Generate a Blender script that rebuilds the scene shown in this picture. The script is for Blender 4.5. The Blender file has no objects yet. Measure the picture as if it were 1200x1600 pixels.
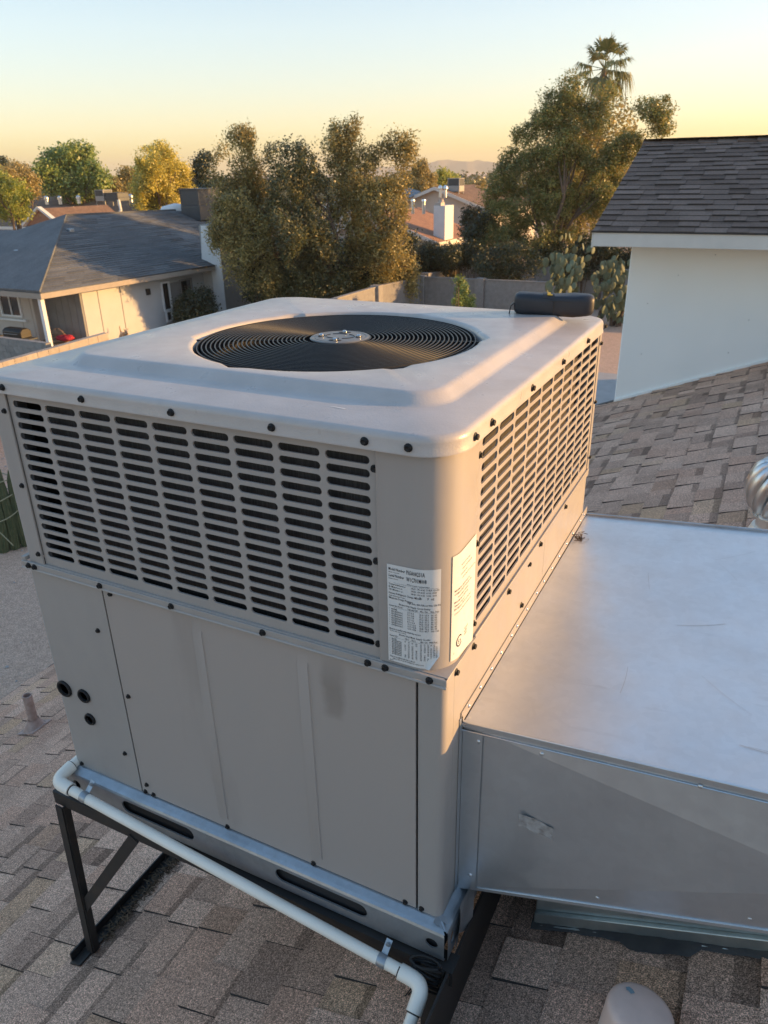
import bpy, bmesh, math, random
import numpy as np
from mathutils import Vector, Matrix

random.seed(7)
RNG = np.random.default_rng(11)
S = bpy.context.scene
COL = S.collection
R = math.radians

# ------------------------------------------------------------------ camera
CAM = np.array([0.44254382, -1.1206945, 1.61007197])
YAW, PITCH, ROLL, FPX = 0.471435450, -0.427719648, -0.0197265351, 1162.81741
_f = np.array([-math.sin(YAW) * math.cos(PITCH), math.cos(YAW) * math.cos(PITCH), math.sin(PITCH)])
_r = np.array([math.cos(YAW), math.sin(YAW), 0.0])
_u = np.cross(_r, _f)
_c, _s = math.cos(ROLL), math.sin(ROLL)
RX, UY, FW = _c * _r + _s * _u, -_s * _r + _c * _u, _f
cam = bpy.data.cameras.new('camera')
co = bpy.data.objects.new('camera', cam)
COL.objects.link(co)
m = Matrix.Identity(4)
for i in range(3):
    m[i][0], m[i][1], m[i][2], m[i][3] = RX[i], UY[i], -FW[i], CAM[i]
co.matrix_world = m
cam.sensor_fit = 'HORIZONTAL'
cam.sensor_width = 36.0
cam.lens = 36.0 * FPX / 1200.0
cam.clip_start, cam.clip_end = 0.05, 20000
cam.dof.use_dof = True
cam.dof.focus_distance = 1.9
cam.dof.aperture_fstop = 12.0
S.camera = co

# ------------------------------------------------------------------ light
SUN_AZ, SUN_EL = R(30), R(9.7)          # azimuth from +X towards +Y
SD = Vector((math.cos(SUN_AZ) * math.cos(SUN_EL), math.sin(SUN_AZ) * math.cos(SUN_EL), math.sin(SUN_EL)))
W = bpy.data.worlds.new('World')
S.world = W
W.use_nodes = True
wn, wl = W.node_tree.nodes, W.node_tree.links
bg = wn['Background']
sky = wn.new('ShaderNodeTexSky')
sky.sky_type = 'NISHITA'
sky.sun_disc = False
sky.sun_elevation = SUN_EL
sky.sun_rotation = math.pi / 2 - SUN_AZ
sky.altitude = 340
sky.air_density, sky.dust_density, sky.ozone_density = 1.05, 1.0, 0.9
# the camera's own soft tone curve, applied alike to the whole sky
sg = wn.new('ShaderNodeGamma'); sg.inputs[1].default_value = 0.5
sh = wn.new('ShaderNodeHueSaturation'); sh.inputs['Saturation'].default_value = 1.85; sh.inputs['Value'].default_value = 1.0
wl.new(sky.outputs[0], sg.inputs[0])
wl.new(sg.outputs[0], sh.inputs['Color'])
sw = wn.new('ShaderNodeMix'); sw.data_type = 'RGBA'; sw.blend_type = 'MULTIPLY'; sw.inputs[0].default_value = 1.0   # white balance
sw.inputs[7].default_value = (1.025, 0.96, 1.02, 1)
wl.new(sh.outputs[0], sw.inputs[6])
wl.new(sw.outputs[2], bg.inputs[0])
bg.inputs[1].default_value = 0.15
sl = bpy.data.lights.new('sun', 'SUN')
sl.energy = 2.8
sl.angle = R(0.6)
sl.color = (0.90, 0.51, 0.18)
so = bpy.data.objects.new('sun', sl)
so.rotation_euler = (-SD).to_track_quat('-Z', 'Y').to_euler()
COL.objects.link(so)
S.view_settings.view_transform = 'Standard'
S.view_settings.look = 'None'
S.view_settings.exposure = 1.93
S.view_settings.gamma = 1.0
S.view_settings.use_curve_mapping = False
S.render.engine = 'CYCLES'
S.cycles.use_denoising = True
S.cycles.max_bounces = 8
S.cycles.transparent_max_bounces = 8

# ------------------------------------------------------------------ helpers
def ray(px, py):
    """direction of a point of the photograph (1200 x 1600)"""
    d = RX * ((px - 600) / FPX) + UY * ((800 - py) / FPX) + FW
    return d

def on(px, py, x=None, y=None, z=None):
    d = ray(px, py)
    i, v = (0, x) if x is not None else (1, y) if y is not None else (2, z)
    t = (v - CAM[i]) / d[i]
    return CAM + d * t

def far(px, py, dist):
    d = ray(px, py)
    return CAM + d * (dist / math.hypot(d[0], d[1]))

WL = {}
def wloc(o):
    return WL.get(o.name, (0.0, 0.0, 0.0)) if o else (0.0, 0.0, 0.0)

def link(o, parent=None, loc=(0, 0, 0)):
    """loc is a world location; parents here are never rotated or scaled"""
    COL.objects.link(o)
    p = wloc(parent)
    if parent:
        o.parent = parent
    o.location = (loc[0] - p[0], loc[1] - p[1], loc[2] - p[2])
    WL[o.name] = tuple(loc)
    return o

def tag(o, label=None, cat=None, group=None, kind=None):
    if label: o['label'] = label
    if cat: o['category'] = cat
    if group: o['group'] = group
    if kind: o['kind'] = kind
    return o

def thing(name, label, cat, loc=(0, 0, 0), group=None):
    o = bpy.data.objects.new(name, None)
    o.empty_display_size = 0.1
    link(o, None, loc)
    return tag(o, label, cat, group)

class MB:
    def __init__(s):
        s.v, s.f = [], []
    def add(s, vs, fs):
        n = len(s.v)
        s.v += [tuple(map(float, q)) for q in vs]
        s.f += [tuple(i + n for i in q) for q in fs]
        return s
    def box(s, a, b):
        x0, y0, z0 = a; x1, y1, z1 = b
        return s.add([(x0, y0, z0), (x1, y0, z0), (x1, y1, z0), (x0, y1, z0), (x0, y0, z1), (x1, y0, z1), (x1, y1, z1), (x0, y1, z1)],
                     [(3, 2, 1, 0), (4, 5, 6, 7), (0, 1, 5, 4), (1, 2, 6, 5), (2, 3, 7, 6), (3, 0, 4, 7)])
    def bar(s, p, q, w, h, up=(0, 0, 1)):
        """a rectangular bar from p to q, w wide, h along up"""
        p, q, up = Vector(p), Vector(q), Vector(up)
        d = (q - p).normalized()
        a = d.cross(up).normalized()
        b = a.cross(d).normalized()
        a, b = a * (w / 2), b * (h / 2)
        vs = [p - a - b, p + a - b, p + a + b, p - a + b, q - a - b, q + a - b, q + a + b, q - a + b]
        return s.add(vs, [(0, 1, 2, 3), (7, 6, 5, 4), (4, 5, 1, 0), (5, 6, 2, 1), (6, 7, 3, 2), (7, 4, 0, 3)])
    def prism(s, poly, d):
        """flat polygon pushed along vector d"""
        n = len(poly); d = Vector(d)
        a = [Vector(p) for p in poly]
        vs = a + [p + d for p in a]
        fs = [tuple(range(n - 1, -1, -1)), tuple(range(n, 2 * n))] + [(i, (i + 1) % n, n + (i + 1) % n, n + i) for i in range(n)]
        return s.add(vs, fs)
    def tube(s, pts, rad, seg=12, cap=True):
        pts = [Vector(p) for p in pts]
        n = len(pts)
        rr = rad if isinstance(rad, (list, tuple)) else [rad] * n
        ref = None
        vs, fs = [], []
        for i, p in enumerate(pts):
            t = (pts[min(i + 1, n - 1)] - pts[max(i - 1, 0)]).normalized()
            if ref is None:
                ref = Vector((0, 0, 1)) if abs(t.z) < 0.9 else Vector((1, 0, 0))
            a = (ref - t * ref.dot(t))
            a = a.normalized() if a.length > 1e-6 else t.orthogonal().normalized()
            ref = a
            b = t.cross(a)
            for k in range(seg):
                w = 2 * math.pi * k / seg
                vs.append(p + (a * math.cos(w) + b * math.sin(w)) * rr[i])
        for i in range(n - 1):
            for k in range(seg):
                k2 = (k + 1) % seg
                fs.append((i * seg + k, i * seg + k2, (i + 1) * seg + k2, (i + 1) * seg + k))
        if cap:
            fs.append(tuple(range(seg - 1, -1, -1)))
            fs.append(tuple((n - 1) * seg + k for k in range(seg)))
        return s.add(vs, fs)
    def lathe(s, prof, c, seg=24, axis='z'):
        vs, fs = [], []
        n = len(prof)
        for r, h in prof:
            for k in range(seg):
                w = 2 * math.pi * k / seg
                x, y = r * math.cos(w), r * math.sin(w)
                q = (x, y, h) if axis == 'z' else (x, h, y) if axis == 'y' else (h, x, y)
                vs.append((c[0] + q[0], c[1] + q[1], c[2] + q[2]))
        for i in range(n - 1):
            for k in range(seg):
                k2 = (k + 1) % seg
                fs.append((i * seg + k, i * seg + k2, (i + 1) * seg + k2, (i + 1) * seg + k))
        fs.append(tuple(range(seg - 1, -1, -1)))
        fs.append(tuple((n - 1) * seg + k for k in range(seg)))
        return s.add(vs, fs)
    def mesh(s, name, mat, smooth=None):
        me = bpy.data.meshes.new(name)
        me.from_pydata(s.v, [], s.f)
        if mat: me.materials.append(mat)
        bm = bmesh.new(); bm.from_mesh(me)
        bmesh.ops.recalc_face_normals(bm, faces=bm.faces)
        bm.to_mesh(me); bm.free()
        if smooth is not None:
            me.shade_smooth()
            me.set_sharp_from_angle(angle=R(smooth))
        return me
    def build(s, name, mat, parent=None, smooth=None, bevel=0.0, seg=2, loc=(0, 0, 0)):
        o = bpy.data.objects.new(name, s.mesh(name, mat, smooth))
        link(o, parent, loc)
        if bevel:
            b = o.modifiers.new('bevel', 'BEVEL')
            b.width, b.segments, b.limit_method, b.angle_limit = bevel, seg, 'ANGLE', R(40)
            if smooth is None:
                o.data.shade_smooth(); o.data.set_sharp_from_angle(angle=R(35))
        return o

def copy(o, parent, loc, rot=None):
    c = o.copy()
    link(c, parent, loc)
    if rot: c.rotation_euler = rot
    return c

# ------------------------------------------------------------------ materials
def nodes(name):
    mt = bpy.data.materials.new(name)
    mt.use_nodes = True
    nt = mt.node_tree
    return mt, nt.nodes, nt.links, nt.nodes['Principled BSDF']

def noise(n, l, scale, detail=5, rough=.55, vec=None, stretch=None):
    t = n.new('ShaderNodeTexNoise')
    t.inputs['Scale'].default_value = scale
    t.inputs['Detail'].default_value = detail
    t.inputs['Roughness'].default_value = rough
    g = n.new('ShaderNodeNewGeometry')
    src = g.outputs['Position']
    if stretch:
        mp = n.new('ShaderNodeMapping')
        mp.inputs['Scale'].default_value = stretch
        l.new(src, mp.inputs['Vector']); src = mp.outputs[0]
    l.new(src, t.inputs['Vector'])
    return t.outputs['Fac']

def ramp(n, l, src, stops):
    r = n.new('ShaderNodeValToRGB')
    e = r.color_ramp.elements
    while len(e) > 1: e.remove(e[-1])
    for i, (p, c) in enumerate(stops):
        q = e[0] if i == 0 else e.new(p)
        q.position = p
        q.color = (*c, 1) if not isinstance(c, (int, float)) else (c, c, c, 1)
    l.new(src, r.inputs[0])
    return r.outputs[0]

def mix(n, l, a, b, fac, mode='MIX'):
    x = n.new('ShaderNodeMix')
    x.data_type = 'RGBA'; x.blend_type = mode
    for inp, v, sc in ((x.inputs[6], a, 0), (x.inputs[7], b, 0), (x.inputs[0], fac, 1)):
        if hasattr(v, 'links'): l.new(v, inp)
        elif isinstance(v, (int, float)): inp.default_value = v if sc else (v, v, v, 1)
        else: inp.default_value = (*v, 1)
    return x.outputs[2]

def math_(n, l, op, a, b=None, clamp=False):
    x = n.new('ShaderNodeMath'); x.operation = op; x.use_clamp = clamp
    for inp, v in ((x.inputs[0], a), (x.inputs[1], b)):
        if v is None: continue
        if hasattr(v, 'links'): l.new(v, inp)
        else: inp.default_value = v
    return x.outputs[0]

def bump(n, l, b, h, strength, dist=.01):
    x = n.new('ShaderNodeBump')
    x.inputs['Strength'].default_value = strength
    x.inputs['Distance'].default_value = dist
    l.new(h, x.inputs['Height'])
    l.new(x.outputs[0], b.inputs['Normal'])

def rnd(n, l):
    """random number per object and per loose piece"""
    o = n.new('ShaderNodeObjectInfo'); g = n.new('ShaderNodeNewGeometry')
    s = math_(n, l, 'ADD', o.outputs['Random'], g.outputs['Random Per Island'])
    return math_(n, l, 'FRACT', s)

def mat(name, col, col2=None, rough=.5, metal=0., vs=3., vd=6, lo=.35, hi=.65, bs=0., bst=.2, bd=.002, piece=0., rv=0., stretch=None, spec=.5, fine=0., fs=300.):
    mt, n, l, b = nodes(name)
    c = None
    if col2:
        c = mix(n, l, col, col2, ramp(n, l, noise(n, l, vs, vd, .6, stretch=stretch), [(lo, 0.), (hi, 1.)]))
    if fine:
        c = mix(n, l, c or col, ramp(n, l, noise(n, l, fs, 2), [(.3, 1 - fine), (.7, 1 + fine)]), 1., 'MULTIPLY')
    if piece:
        k = ramp(n, l, rnd(n, l), [(0., 1 - piece), (1., 1 + piece * .6)])
        c = mix(n, l, c or col, k, 1., 'MULTIPLY')
    if c: l.new(c, b.inputs['Base Color'])
    else: b.inputs['Base Color'].default_value = (*col, 1)
    b.inputs['Roughness'].default_value = rough
    b.inputs['Metallic'].default_value = metal
    b.inputs['Specular IOR Level'].default_value = spec
    if rv:
        l.new(ramp(n, l, noise(n, l, vs * 2.3, 6), [(.3, rough - rv), (.7, rough + rv)]), b.inputs['Roughness'])
    if bs:
        bump(n, l, b, noise(n, l, bs, 4), bst, bd)
    return mt

def shingle_mat(name, stops, band=.6, bandp=.38, granule=.62, gs=330.):
    mt, n, l, b = nodes(name)
    r = rnd(n, l)
    c = ramp(n, l, r, stops)
    # printed shadow band near the head of some tabs
    uv = n.new('ShaderNodeUVMap')
    sp = n.new('ShaderNodeSeparateXYZ'); l.new(uv.outputs[0], sp.inputs[0])
    r2 = math_(n, l, 'FRACT', math_(n, l, 'MULTIPLY', r, 7.31))
    wob = math_(n, l, 'MULTIPLY', math_(n, l, 'SUBTRACT', noise(n, l, 60, 3), .5), .16)
    inb = math_(n, l, 'GREATER_THAN', math_(n, l, 'ADD', sp.outputs[0], wob), math_(n, l, 'ADD', math_(n, l, 'MULTIPLY', r2, .35), .55))
    sel = math_(n, l, 'LESS_THAN', math_(n, l, 'FRACT', math_(n, l, 'MULTIPLY', r, 13.7)), bandp)
    c = mix(n, l, c, mix(n, l, c, band, 1., 'MULTIPLY'), math_(n, l, 'MULTIPLY', inb, sel))
    # weathering and granules
    c = mix(n, l, c, ramp(n, l, noise(n, l, 2.1, 5), [(.3, .86), (.7, 1.1)]), 1., 'MULTIPLY')
    c = mix(n, l, c, ramp(n, l, noise(n, l, gs, 1, .5), [(.3, 1 - granule), (.5, 1.), (.68, 1 + granule * 1.5)]), 1., 'MULTIPLY')
    c = mix(n, l, c, ramp(n, l, noise(n, l, gs * .37, 1, .5), [(.3, 1 - granule * .45), (.7, 1 + granule * .5)]), 1., 'MULTIPLY')
    l.new(c, b.inputs['Base Color'])
    b.inputs['Roughness'].default_value = .95
    b.inputs['Specular IOR Level'].default_value = .2
    bump(n, l, b, noise(n, l, gs, 2), .5, .0025)
    return mt

def galv_mat(name, col=(.61, .635, .65), rough=.38, col2=(.40, .42, .44), metal=.85, dirt=.5):
    mt, n, l, b = nodes(name)
    v = n.new('ShaderNodeTexVoronoi'); v.inputs['Scale'].default_value = 55
    g = n.new('ShaderNodeNewGeometry'); l.new(g.outputs['Position'], v.inputs['Vector'])
    sp = n.new('ShaderNodeSeparateColor'); l.new(v.outputs['Color'], sp.inputs[0])
    c = mix(n, l, col, col2, math_(n, l, 'MULTIPLY', sp.outputs[0], .35))
    c = mix(n, l, c, ramp(n, l, noise(n, l, 4, 7, .65), [(.35, 1.), (.7, 1 - dirt * .35)]), 1., 'MULTIPLY')
    # long scratches and scuffs
    sc = ramp(n, l, noise(n, l, 26, 3, .5, stretch=(.18, 1, 1)), [(.66, 0.), (.72, 1.)])
    c = mix(n, l, c, (.30, .31, .33), math_(n, l, 'MULTIPLY', sc, .35 * dirt))
    l.new(c, b.inputs['Base Color'])
    b.inputs['Metallic'].default_value = metal
    l.new(ramp(n, l, noise(n, l, 16, 6), [(.3, rough - .05), (.7, rough + .07)]), b.inputs['Roughness'])
    bump(n, l, b, noise(n, l, 5, 2), .07, .01)
    return mt

def leaf_mat(name, stops, trans=.35):
    mt, n, l, b = nodes(name)
    c = ramp(n, l, rnd(n, l), stops)
    c = mix(n, l, c, ramp(n, l, noise(n, l, .9, 3), [(.3, .65), (.7, 1.3)]), 1., 'MULTIPLY')
    l.new(c, b.inputs['Base Color'])
    b.inputs['Roughness'].default_value = .42
    b.inputs['Specular IOR Level'].default_value = .7
    t = n.new('ShaderNodeBsdfTranslucent'); l.new(c, t.inputs[0])
    x = n.new('ShaderNodeMixShader'); x.inputs[0].default_value = trans
    l.new(b.outputs[0], x.inputs[1]); l.new(t.outputs[0], x.inputs[2])
    l.new(x.outputs[0], n['Material Output'].inputs[0])
    return mt

M = {}
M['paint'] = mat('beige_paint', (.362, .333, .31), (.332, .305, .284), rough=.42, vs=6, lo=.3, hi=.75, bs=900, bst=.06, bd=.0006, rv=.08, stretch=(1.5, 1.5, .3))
M['paint_top'] = mat('dusty_skylit_beige_paint', (.47, .435, .415), (.41, .38, .362), rough=.34, vs=9, bs=230, bst=.22, bd=.002, rv=.08)  # same dusty paint; the cap's sky sheen is put in as paler colour
M['paint_worn'] = mat('streaked_beige_paint', (.37, .328, .30), (.325, .287, .26), rough=.45, vs=4, lo=.58, hi=.72, bs=900, bst=.05, bd=.0006, stretch=(1, 1, .22))
def stain(mt, x0, w, z0, z1, col):
    n, l = mt.node_tree.nodes, mt.node_tree.links
    b = n['Principled BSDF']; src = b.inputs['Base Color'].links[0].from_socket
    g = n.new('ShaderNodeNewGeometry'); sp = n.new('ShaderNodeSeparateXYZ'); l.new(g.outputs['Position'], sp.inputs[0])
    nz = math_(n, l, 'MULTIPLY', math_(n, l, 'SUBTRACT', noise(n, l, 14, 4), .5), .05)
    dx = math_(n, l, 'ABSOLUTE', math_(n, l, 'ADD', math_(n, l, 'SUBTRACT', sp.outputs[0], x0), nz))
    a = ramp(n, l, math_(n, l, 'DIVIDE', dx, w), [(.45, 1.), (1., 0.)])
    t = ramp(n, l, math_(n, l, 'DIVIDE', math_(n, l, 'SUBTRACT', sp.outputs[2], z0), z1 - z0), [(0., 0.), (.12, .8), (.5, 1.), (.85, .5), (1., .1)])
    f = math_(n, l, 'MULTIPLY', math_(n, l, 'MULTIPLY', a, t), .75)
    l.new(mix(n, l, src, col, f), b.inputs['Base Color'])
stain(M['paint_worn'], -.262, .034, .50, .672, (.235, .205, .18))
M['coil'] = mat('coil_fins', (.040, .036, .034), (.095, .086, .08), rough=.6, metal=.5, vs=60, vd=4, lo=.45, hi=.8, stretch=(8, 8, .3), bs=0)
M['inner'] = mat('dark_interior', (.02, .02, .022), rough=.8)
M['black'] = mat('black_coated_steel', (.012, .012, .013), rough=.55, spec=.3)
M['wire'] = mat('black_wire_coating', (.016, .017, .020), rough=.42, spec=.3)
M['blade'] = mat('fan_blade_dark', (.03, .032, .036), rough=.5)
M['hub'] = mat('grey_hub_plate', (.17, .165, .16), (.14, .135, .13), rough=.4, vs=20)
M['steel'] = mat('bright_bolt_steel', (.62, .62, .62), rough=.25, metal=1.)
M['galv'] = galv_mat('galvanised_sheet', (.62, .655, .685), .36, (.55, .58, .61), dirt=.06)
M['galv_top'] = galv_mat('galvanised_sheet_scuffed', (.66, .69, .72), .36, (.56, .59, .62), .75, .35)
M['rail'] = galv_mat('galvanised_rail', (.45, .48, .51), .42, (.33, .36, .39), .8, .8)
M['curb'] = galv_mat('galvanised_curb', (.50, .545, .535), .36, (.40, .44, .43), .8, .7)
M['iron'] = mat('black_angle_iron', (.022, .020, .019), (.05, .036, .026), rough=.55, vs=14, lo=.5, hi=.8, bs=90, bst=.2)
M['pvc'] = mat('white_pvc', (.87, .82, .72), (.81, .76, .66), rough=.35, vs=8)
M['scratch'] = mat('dull_scratch', (.44, .46, .48), rough=.55, metal=.6)
M['label'] = mat('white_label', (.68, .68, .665), (.645, .645, .63), rough=.4, vs=30)
M['ink'] = mat('black_ink', (.025, .025, .03), rough=.5)
M['ink_soft'] = mat('grey_ink', (.12, .12, .13), rough=.5)
M['residue'] = mat('glue_residue', (.22, .20, .19), (.42, .41, .40), rough=.3, vs=60)
M['asphalt'] = mat('asphalt_edge', (.045, .04, .037), rough=.9)
M['fascia_tan'] = mat('tan_fascia', (.36, .31, .26), (.31, .27, .23), rough=.8, vs=3)
M['tar'] = mat('roof_tar', (.028, .028, .03), (.05, .048, .045), rough=.6, vs=20, bs=60, bst=.5)
M['shingle'] = shingle_mat('brown_shingle', [(0.0, (0.328, 0.206, 0.148)), (0.2, (0.426, 0.276, 0.199)), (0.42, (0.505, 0.328, 0.238)), (0.62, (0.454, 0.273, 0.19)), (0.8, (0.569, 0.374, 0.273)), (0.92, (0.48, 0.305, 0.19)), (1.0, (0.384, 0.232, 0.161))])
M['shingle_dark'] = shingle_mat('charcoal_shingle', [(0.0, (0.129, 0.092, 0.074)), (0.3, (0.169, 0.122, 0.099)), (0.55, (0.208, 0.152, 0.123)), (0.75, (0.147, 0.106, 0.086)), (1.0, (0.241, 0.176, 0.143))], band=.75, gs=200, granule=.25)
M['deck'] = mat('roof_felt', (.05, .045, .042), rough=.95)
M['stucco'] = mat('white_stucco', (.87, .88, .845), (.84, .85, .815), rough=.9, vs=1.5, bs=140, bst=.25, bd=.003)
M['fascia'] = mat('cream_fascia', (.66, .645, .60), (.60, .585, .545), rough=.7, vs=4)
M['drip'] = mat('dark_drip_edge', (.03, .028, .027), rough=.6)
M['gravel'] = mat('desert_gravel', (.62, .43, .32), (.47, .32, .235), rough=.95, vs=14, bs=60, bst=.7, bd=.03, fine=.35, fs=45)
M['concrete'] = mat('patio_concrete', (.42, .40, .38), (.36, .34, .32), rough=.9, vs=3)
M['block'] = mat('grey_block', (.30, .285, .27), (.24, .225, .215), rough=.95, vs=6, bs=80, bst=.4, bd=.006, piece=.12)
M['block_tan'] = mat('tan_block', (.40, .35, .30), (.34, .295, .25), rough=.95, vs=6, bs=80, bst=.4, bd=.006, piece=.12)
M['bag'] = mat('navy_nylon', (.010, .011, .018), (.014, .015, .021), rough=.5, vs=30, bs=1500, bst=.2, bd=.0008, spec=.6)
M['bag_tan'] = mat('dark_nylon_base', (.03, .028, .03), rough=.6, bs=1500, bst=.2, bd=.0008)
M['yellow'] = mat('yellow_thread', (.65, .42, .03), rough=.6)
M['pipe_pink'] = mat('pinkish_painted_pipe', (.74, .55, .465), (.66, .485, .405), rough=.55, vs=14, bs=300, bst=.1)
M['blue_spot'] = mat('blue_paint_spot', (.20, .29, .33), rough=.6)
M['turbine'] = mat('aluminium', (.82, .82, .81), (.72, .72, .71), rough=.36, metal=1., vs=10, rv=.06)
M['vent_rust'] = mat('rusty_vent_paint', (.44, .33, .29), (.32, .22, .18), rough=.7, vs=25)
M['house_grey'] = mat('pale_grey_siding', (.50, .49, .48), (.46, .45, .44), rough=.85, vs=1.2)
M['house_cream'] = mat('cream_siding', (.52, .47, .42), (.48, .43, .38), rough=.85, vs=1.5)
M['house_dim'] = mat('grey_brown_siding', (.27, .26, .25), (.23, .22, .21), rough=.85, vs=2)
M['white'] = mat('white_paint', (.76, .76, .75), (.70, .70, .70), rough=.7, vs=2)
M['greywall'] = mat('grey_stucco', (.30, .295, .285), (.27, .265, .255), rough=.9, vs=2, bs=80, bst=.2)
M['slate'] = mat('blue_grey_shingle', (.135, .142, .148), (.10, .106, .112), rough=.95, vs=2.2, piece=.3, fine=.3, fs=26, stretch=(1, .4, 1))
M['roof_brown'] = mat('brown_roof', (.20, .125, .085), (.145, .09, .065), rough=.95, vs=1.2, fine=.25, fs=8)
M['roof_orange'] = mat('terracotta_roof', (.34, .175, .105), (.27, .14, .09), rough=.95, vs=1.4, fine=.22, fs=8)
M['glass'] = mat('dark_window_glass', (.02, .022, .025), rough=.08, spec=.8)
M['wood'] = mat('tan_wood', (.34, .23, .13), (.26, .17, .10), rough=.7, vs=8, stretch=(1, 6, 1))
M['red'] = mat('red_cloth', (.42, .02, .045), (.30, .015, .03), rough=.85, vs=8)
M['cushion'] = mat('brown_cushion', (.27, .18, .12), (.20, .13, .09), rough=.9, vs=9)
M['grill'] = mat('black_grill', (.02, .018, .018), rough=.5)
M['grey_metal'] = mat('grey_metal_cabinet', (.066, .072, .082), (.056, .062, .070), rough=.5, metal=.2, vs=3)
M['grey_light'] = mat('light_grey_cabinet', (.36, .355, .35), (.31, .305, .30), rough=.5, metal=.2, vs=3)
M['cloth_grey'] = mat('grey_cloth', (.20, .20, .22), rough=.9)
M['bark'] = mat('bark', (.16, .115, .085), (.10, .072, .055), rough=.95, vs=10, bs=40, bst=.6, bd=.02)
M['cactus'] = mat('cactus_green', (.115, .145, .085), (.15, .17, .10), rough=.7, vs=3, piece=.25)
M['cactus_col'] = mat('cactus_dark_green', (.075, .095, .045), (.12, .125, .06), rough=.75, vs=9)
M['rope'] = mat('pale_rope', (.33, .31, .20), rough=.9)
M['straw'] = mat('dry_grass', (.42, .28, .13), (.30, .21, .10), rough=.9, vs=4, piece=.3)
M['litter'] = mat('brown_litter', (.13, .085, .05), (.08, .05, .03), rough=.95, vs=30, piece=.4)
M['dog'] = mat('tan_dog_coat', (.38, .24, .14), (.62, .55, .47), rough=.9, vs=4.5, lo=.5, hi=.6)
M['mountain'] = mat('mountain_rock', (.20, .16, .14), (.15, .13, .115), rough=1., vs=.004)
M['solar'] = mat('solar_panel', (.03, .04, .06), rough=.1, spec=.8)
M['leaf_olive'] = leaf_mat('olive_leaves', [(0.0, (0.151, 0.154, 0.06)), (0.35, (0.269, 0.237, 0.085)), (0.7, (0.392, 0.308, 0.105)), (1.0, (0.504, 0.374, 0.13))], .38)
M['leaf_pine'] = leaf_mat('pine_needles', [(0.0, (0.1, 0.146, 0.045)), (0.4, (0.19, 0.213, 0.06)), (0.75, (0.32, 0.291, 0.08)), (1.0, (0.44, 0.314, 0.12))], .38)
M['leaf_green'] = leaf_mat('green_leaves', [(0.0, (0.144, 0.221, 0.055)), (0.5, (0.239, 0.326, 0.08)), (1.0, (0.416, 0.445, 0.127))], .35)
M['leaf_yellow'] = leaf_mat('yellow_leaves', [(0.0, (0.367, 0.336, 0.064)), (0.5, (0.551, 0.456, 0.082)), (1.0, (0.7, 0.6, 0.127))], .4)
M['leaf_shaded'] = leaf_mat('shaded_olive_leaves', [(0., (.07, .09, .04)), (.4, (.11, .125, .052)), (.75, (.16, .155, .065)), (1., (.27, .22, .09))], .3)  # darker copy of the olive leaves, the middle tree's shade put into its colour
M['leaf_lime'] = leaf_mat('lime_leaves', [(0.0, (0.224, 0.272, 0.043)), (0.5, (0.358, 0.379, 0.06)), (1.0, (0.493, 0.477, 0.085))], .4)
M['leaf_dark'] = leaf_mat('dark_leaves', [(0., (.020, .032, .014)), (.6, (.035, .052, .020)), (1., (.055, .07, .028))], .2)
M['leaf_tan'] = leaf_mat('tan_leaves', [(0.0, (0.254, 0.218, 0.072)), (0.5, (0.37, 0.291, 0.101)), (1.0, (0.488, 0.364, 0.137))], .35)
M['palm'] = leaf_mat('palm_leaves', [(0.0, (0.115, 0.144, 0.044)), (0.6, (0.19, 0.202, 0.061)), (1.0, (0.294, 0.251, 0.088))], .3)
M['leaf_far'] = leaf_mat('far_leaves', [(0., (.07, .085, .03)), (.5, (.13, .13, .045)), (1., (.22, .18, .07))], .3)
M['palm_dry'] = leaf_mat('dry_palm_leaves', [(0., (.20, .14, .06)), (1., (.30, .21, .09))], .3)

# ------------------------------------------------------------------ ground, far land
GZ = -4.6
g = MB()
xs = [-6000, -1500, -300, -80, -40, -20, 0, 20, 60, 300, 1500, 6000]
for i in range(len(xs) - 1):
    for j in range(len(xs) - 1):
        g.add([(xs[i], xs[j], GZ), (xs[i + 1], xs[j], GZ), (xs[i + 1], xs[j + 1], GZ), (xs[i], xs[j + 1], GZ)], [(0, 1, 2, 3)])
tag(g.build('ground', M['gravel']), kind='structure')
g = MB().box((-7.5, 15.5, GZ - .1), (3.5, 24.0, GZ + .02))
tag(g.build('patio', M['concrete'], bevel=.01), kind='structure')
g = MB().box((-23.4, 14.9, GZ - .1), (-18.2, 30.5, GZ + .02))
tag(g.build('yard_path', M['concrete'], bevel=.01), kind='structure')

def mountain(px0, px1, pts, dist):
    """ridge of hills, a solid range with depth, seen far off"""
    vs, fs = [], []
    n = 60
    for k in range(n):
        px = px0 + (px1 - px0) * k / (n - 1)
        h = np.interp(px, [p[0] for p in pts], [p[1] for p in pts])
        h += .5 * math.sin(k * 1.7) + .35 * math.sin(k * 3.9)
        top = far(px, h, dist * (1 + .03 * math.sin(k * .8)))
        a = far(px, 280, dist * .93); b = far(px, 280, dist * 1.12)
        vs += [(a[0], a[1], GZ - 2), tuple(top), (b[0], b[1], GZ - 2)]
    for k in range(n - 1):
        i = 3 * k
        fs += [(i, i + 3, i + 4, i + 1), (i + 1, i + 4, i + 5, i + 2)]
    mm = MB().add(vs, fs)
    tag(mm.build('hills', M['mountain'], smooth=60), kind='structure')
mountain(560, 900, [(560, 262), (640, 259), (672, 254), (694, 249), (712, 251), (730, 253), (748, 250), (765, 253), (800, 258), (900, 263)], 3000)

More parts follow.
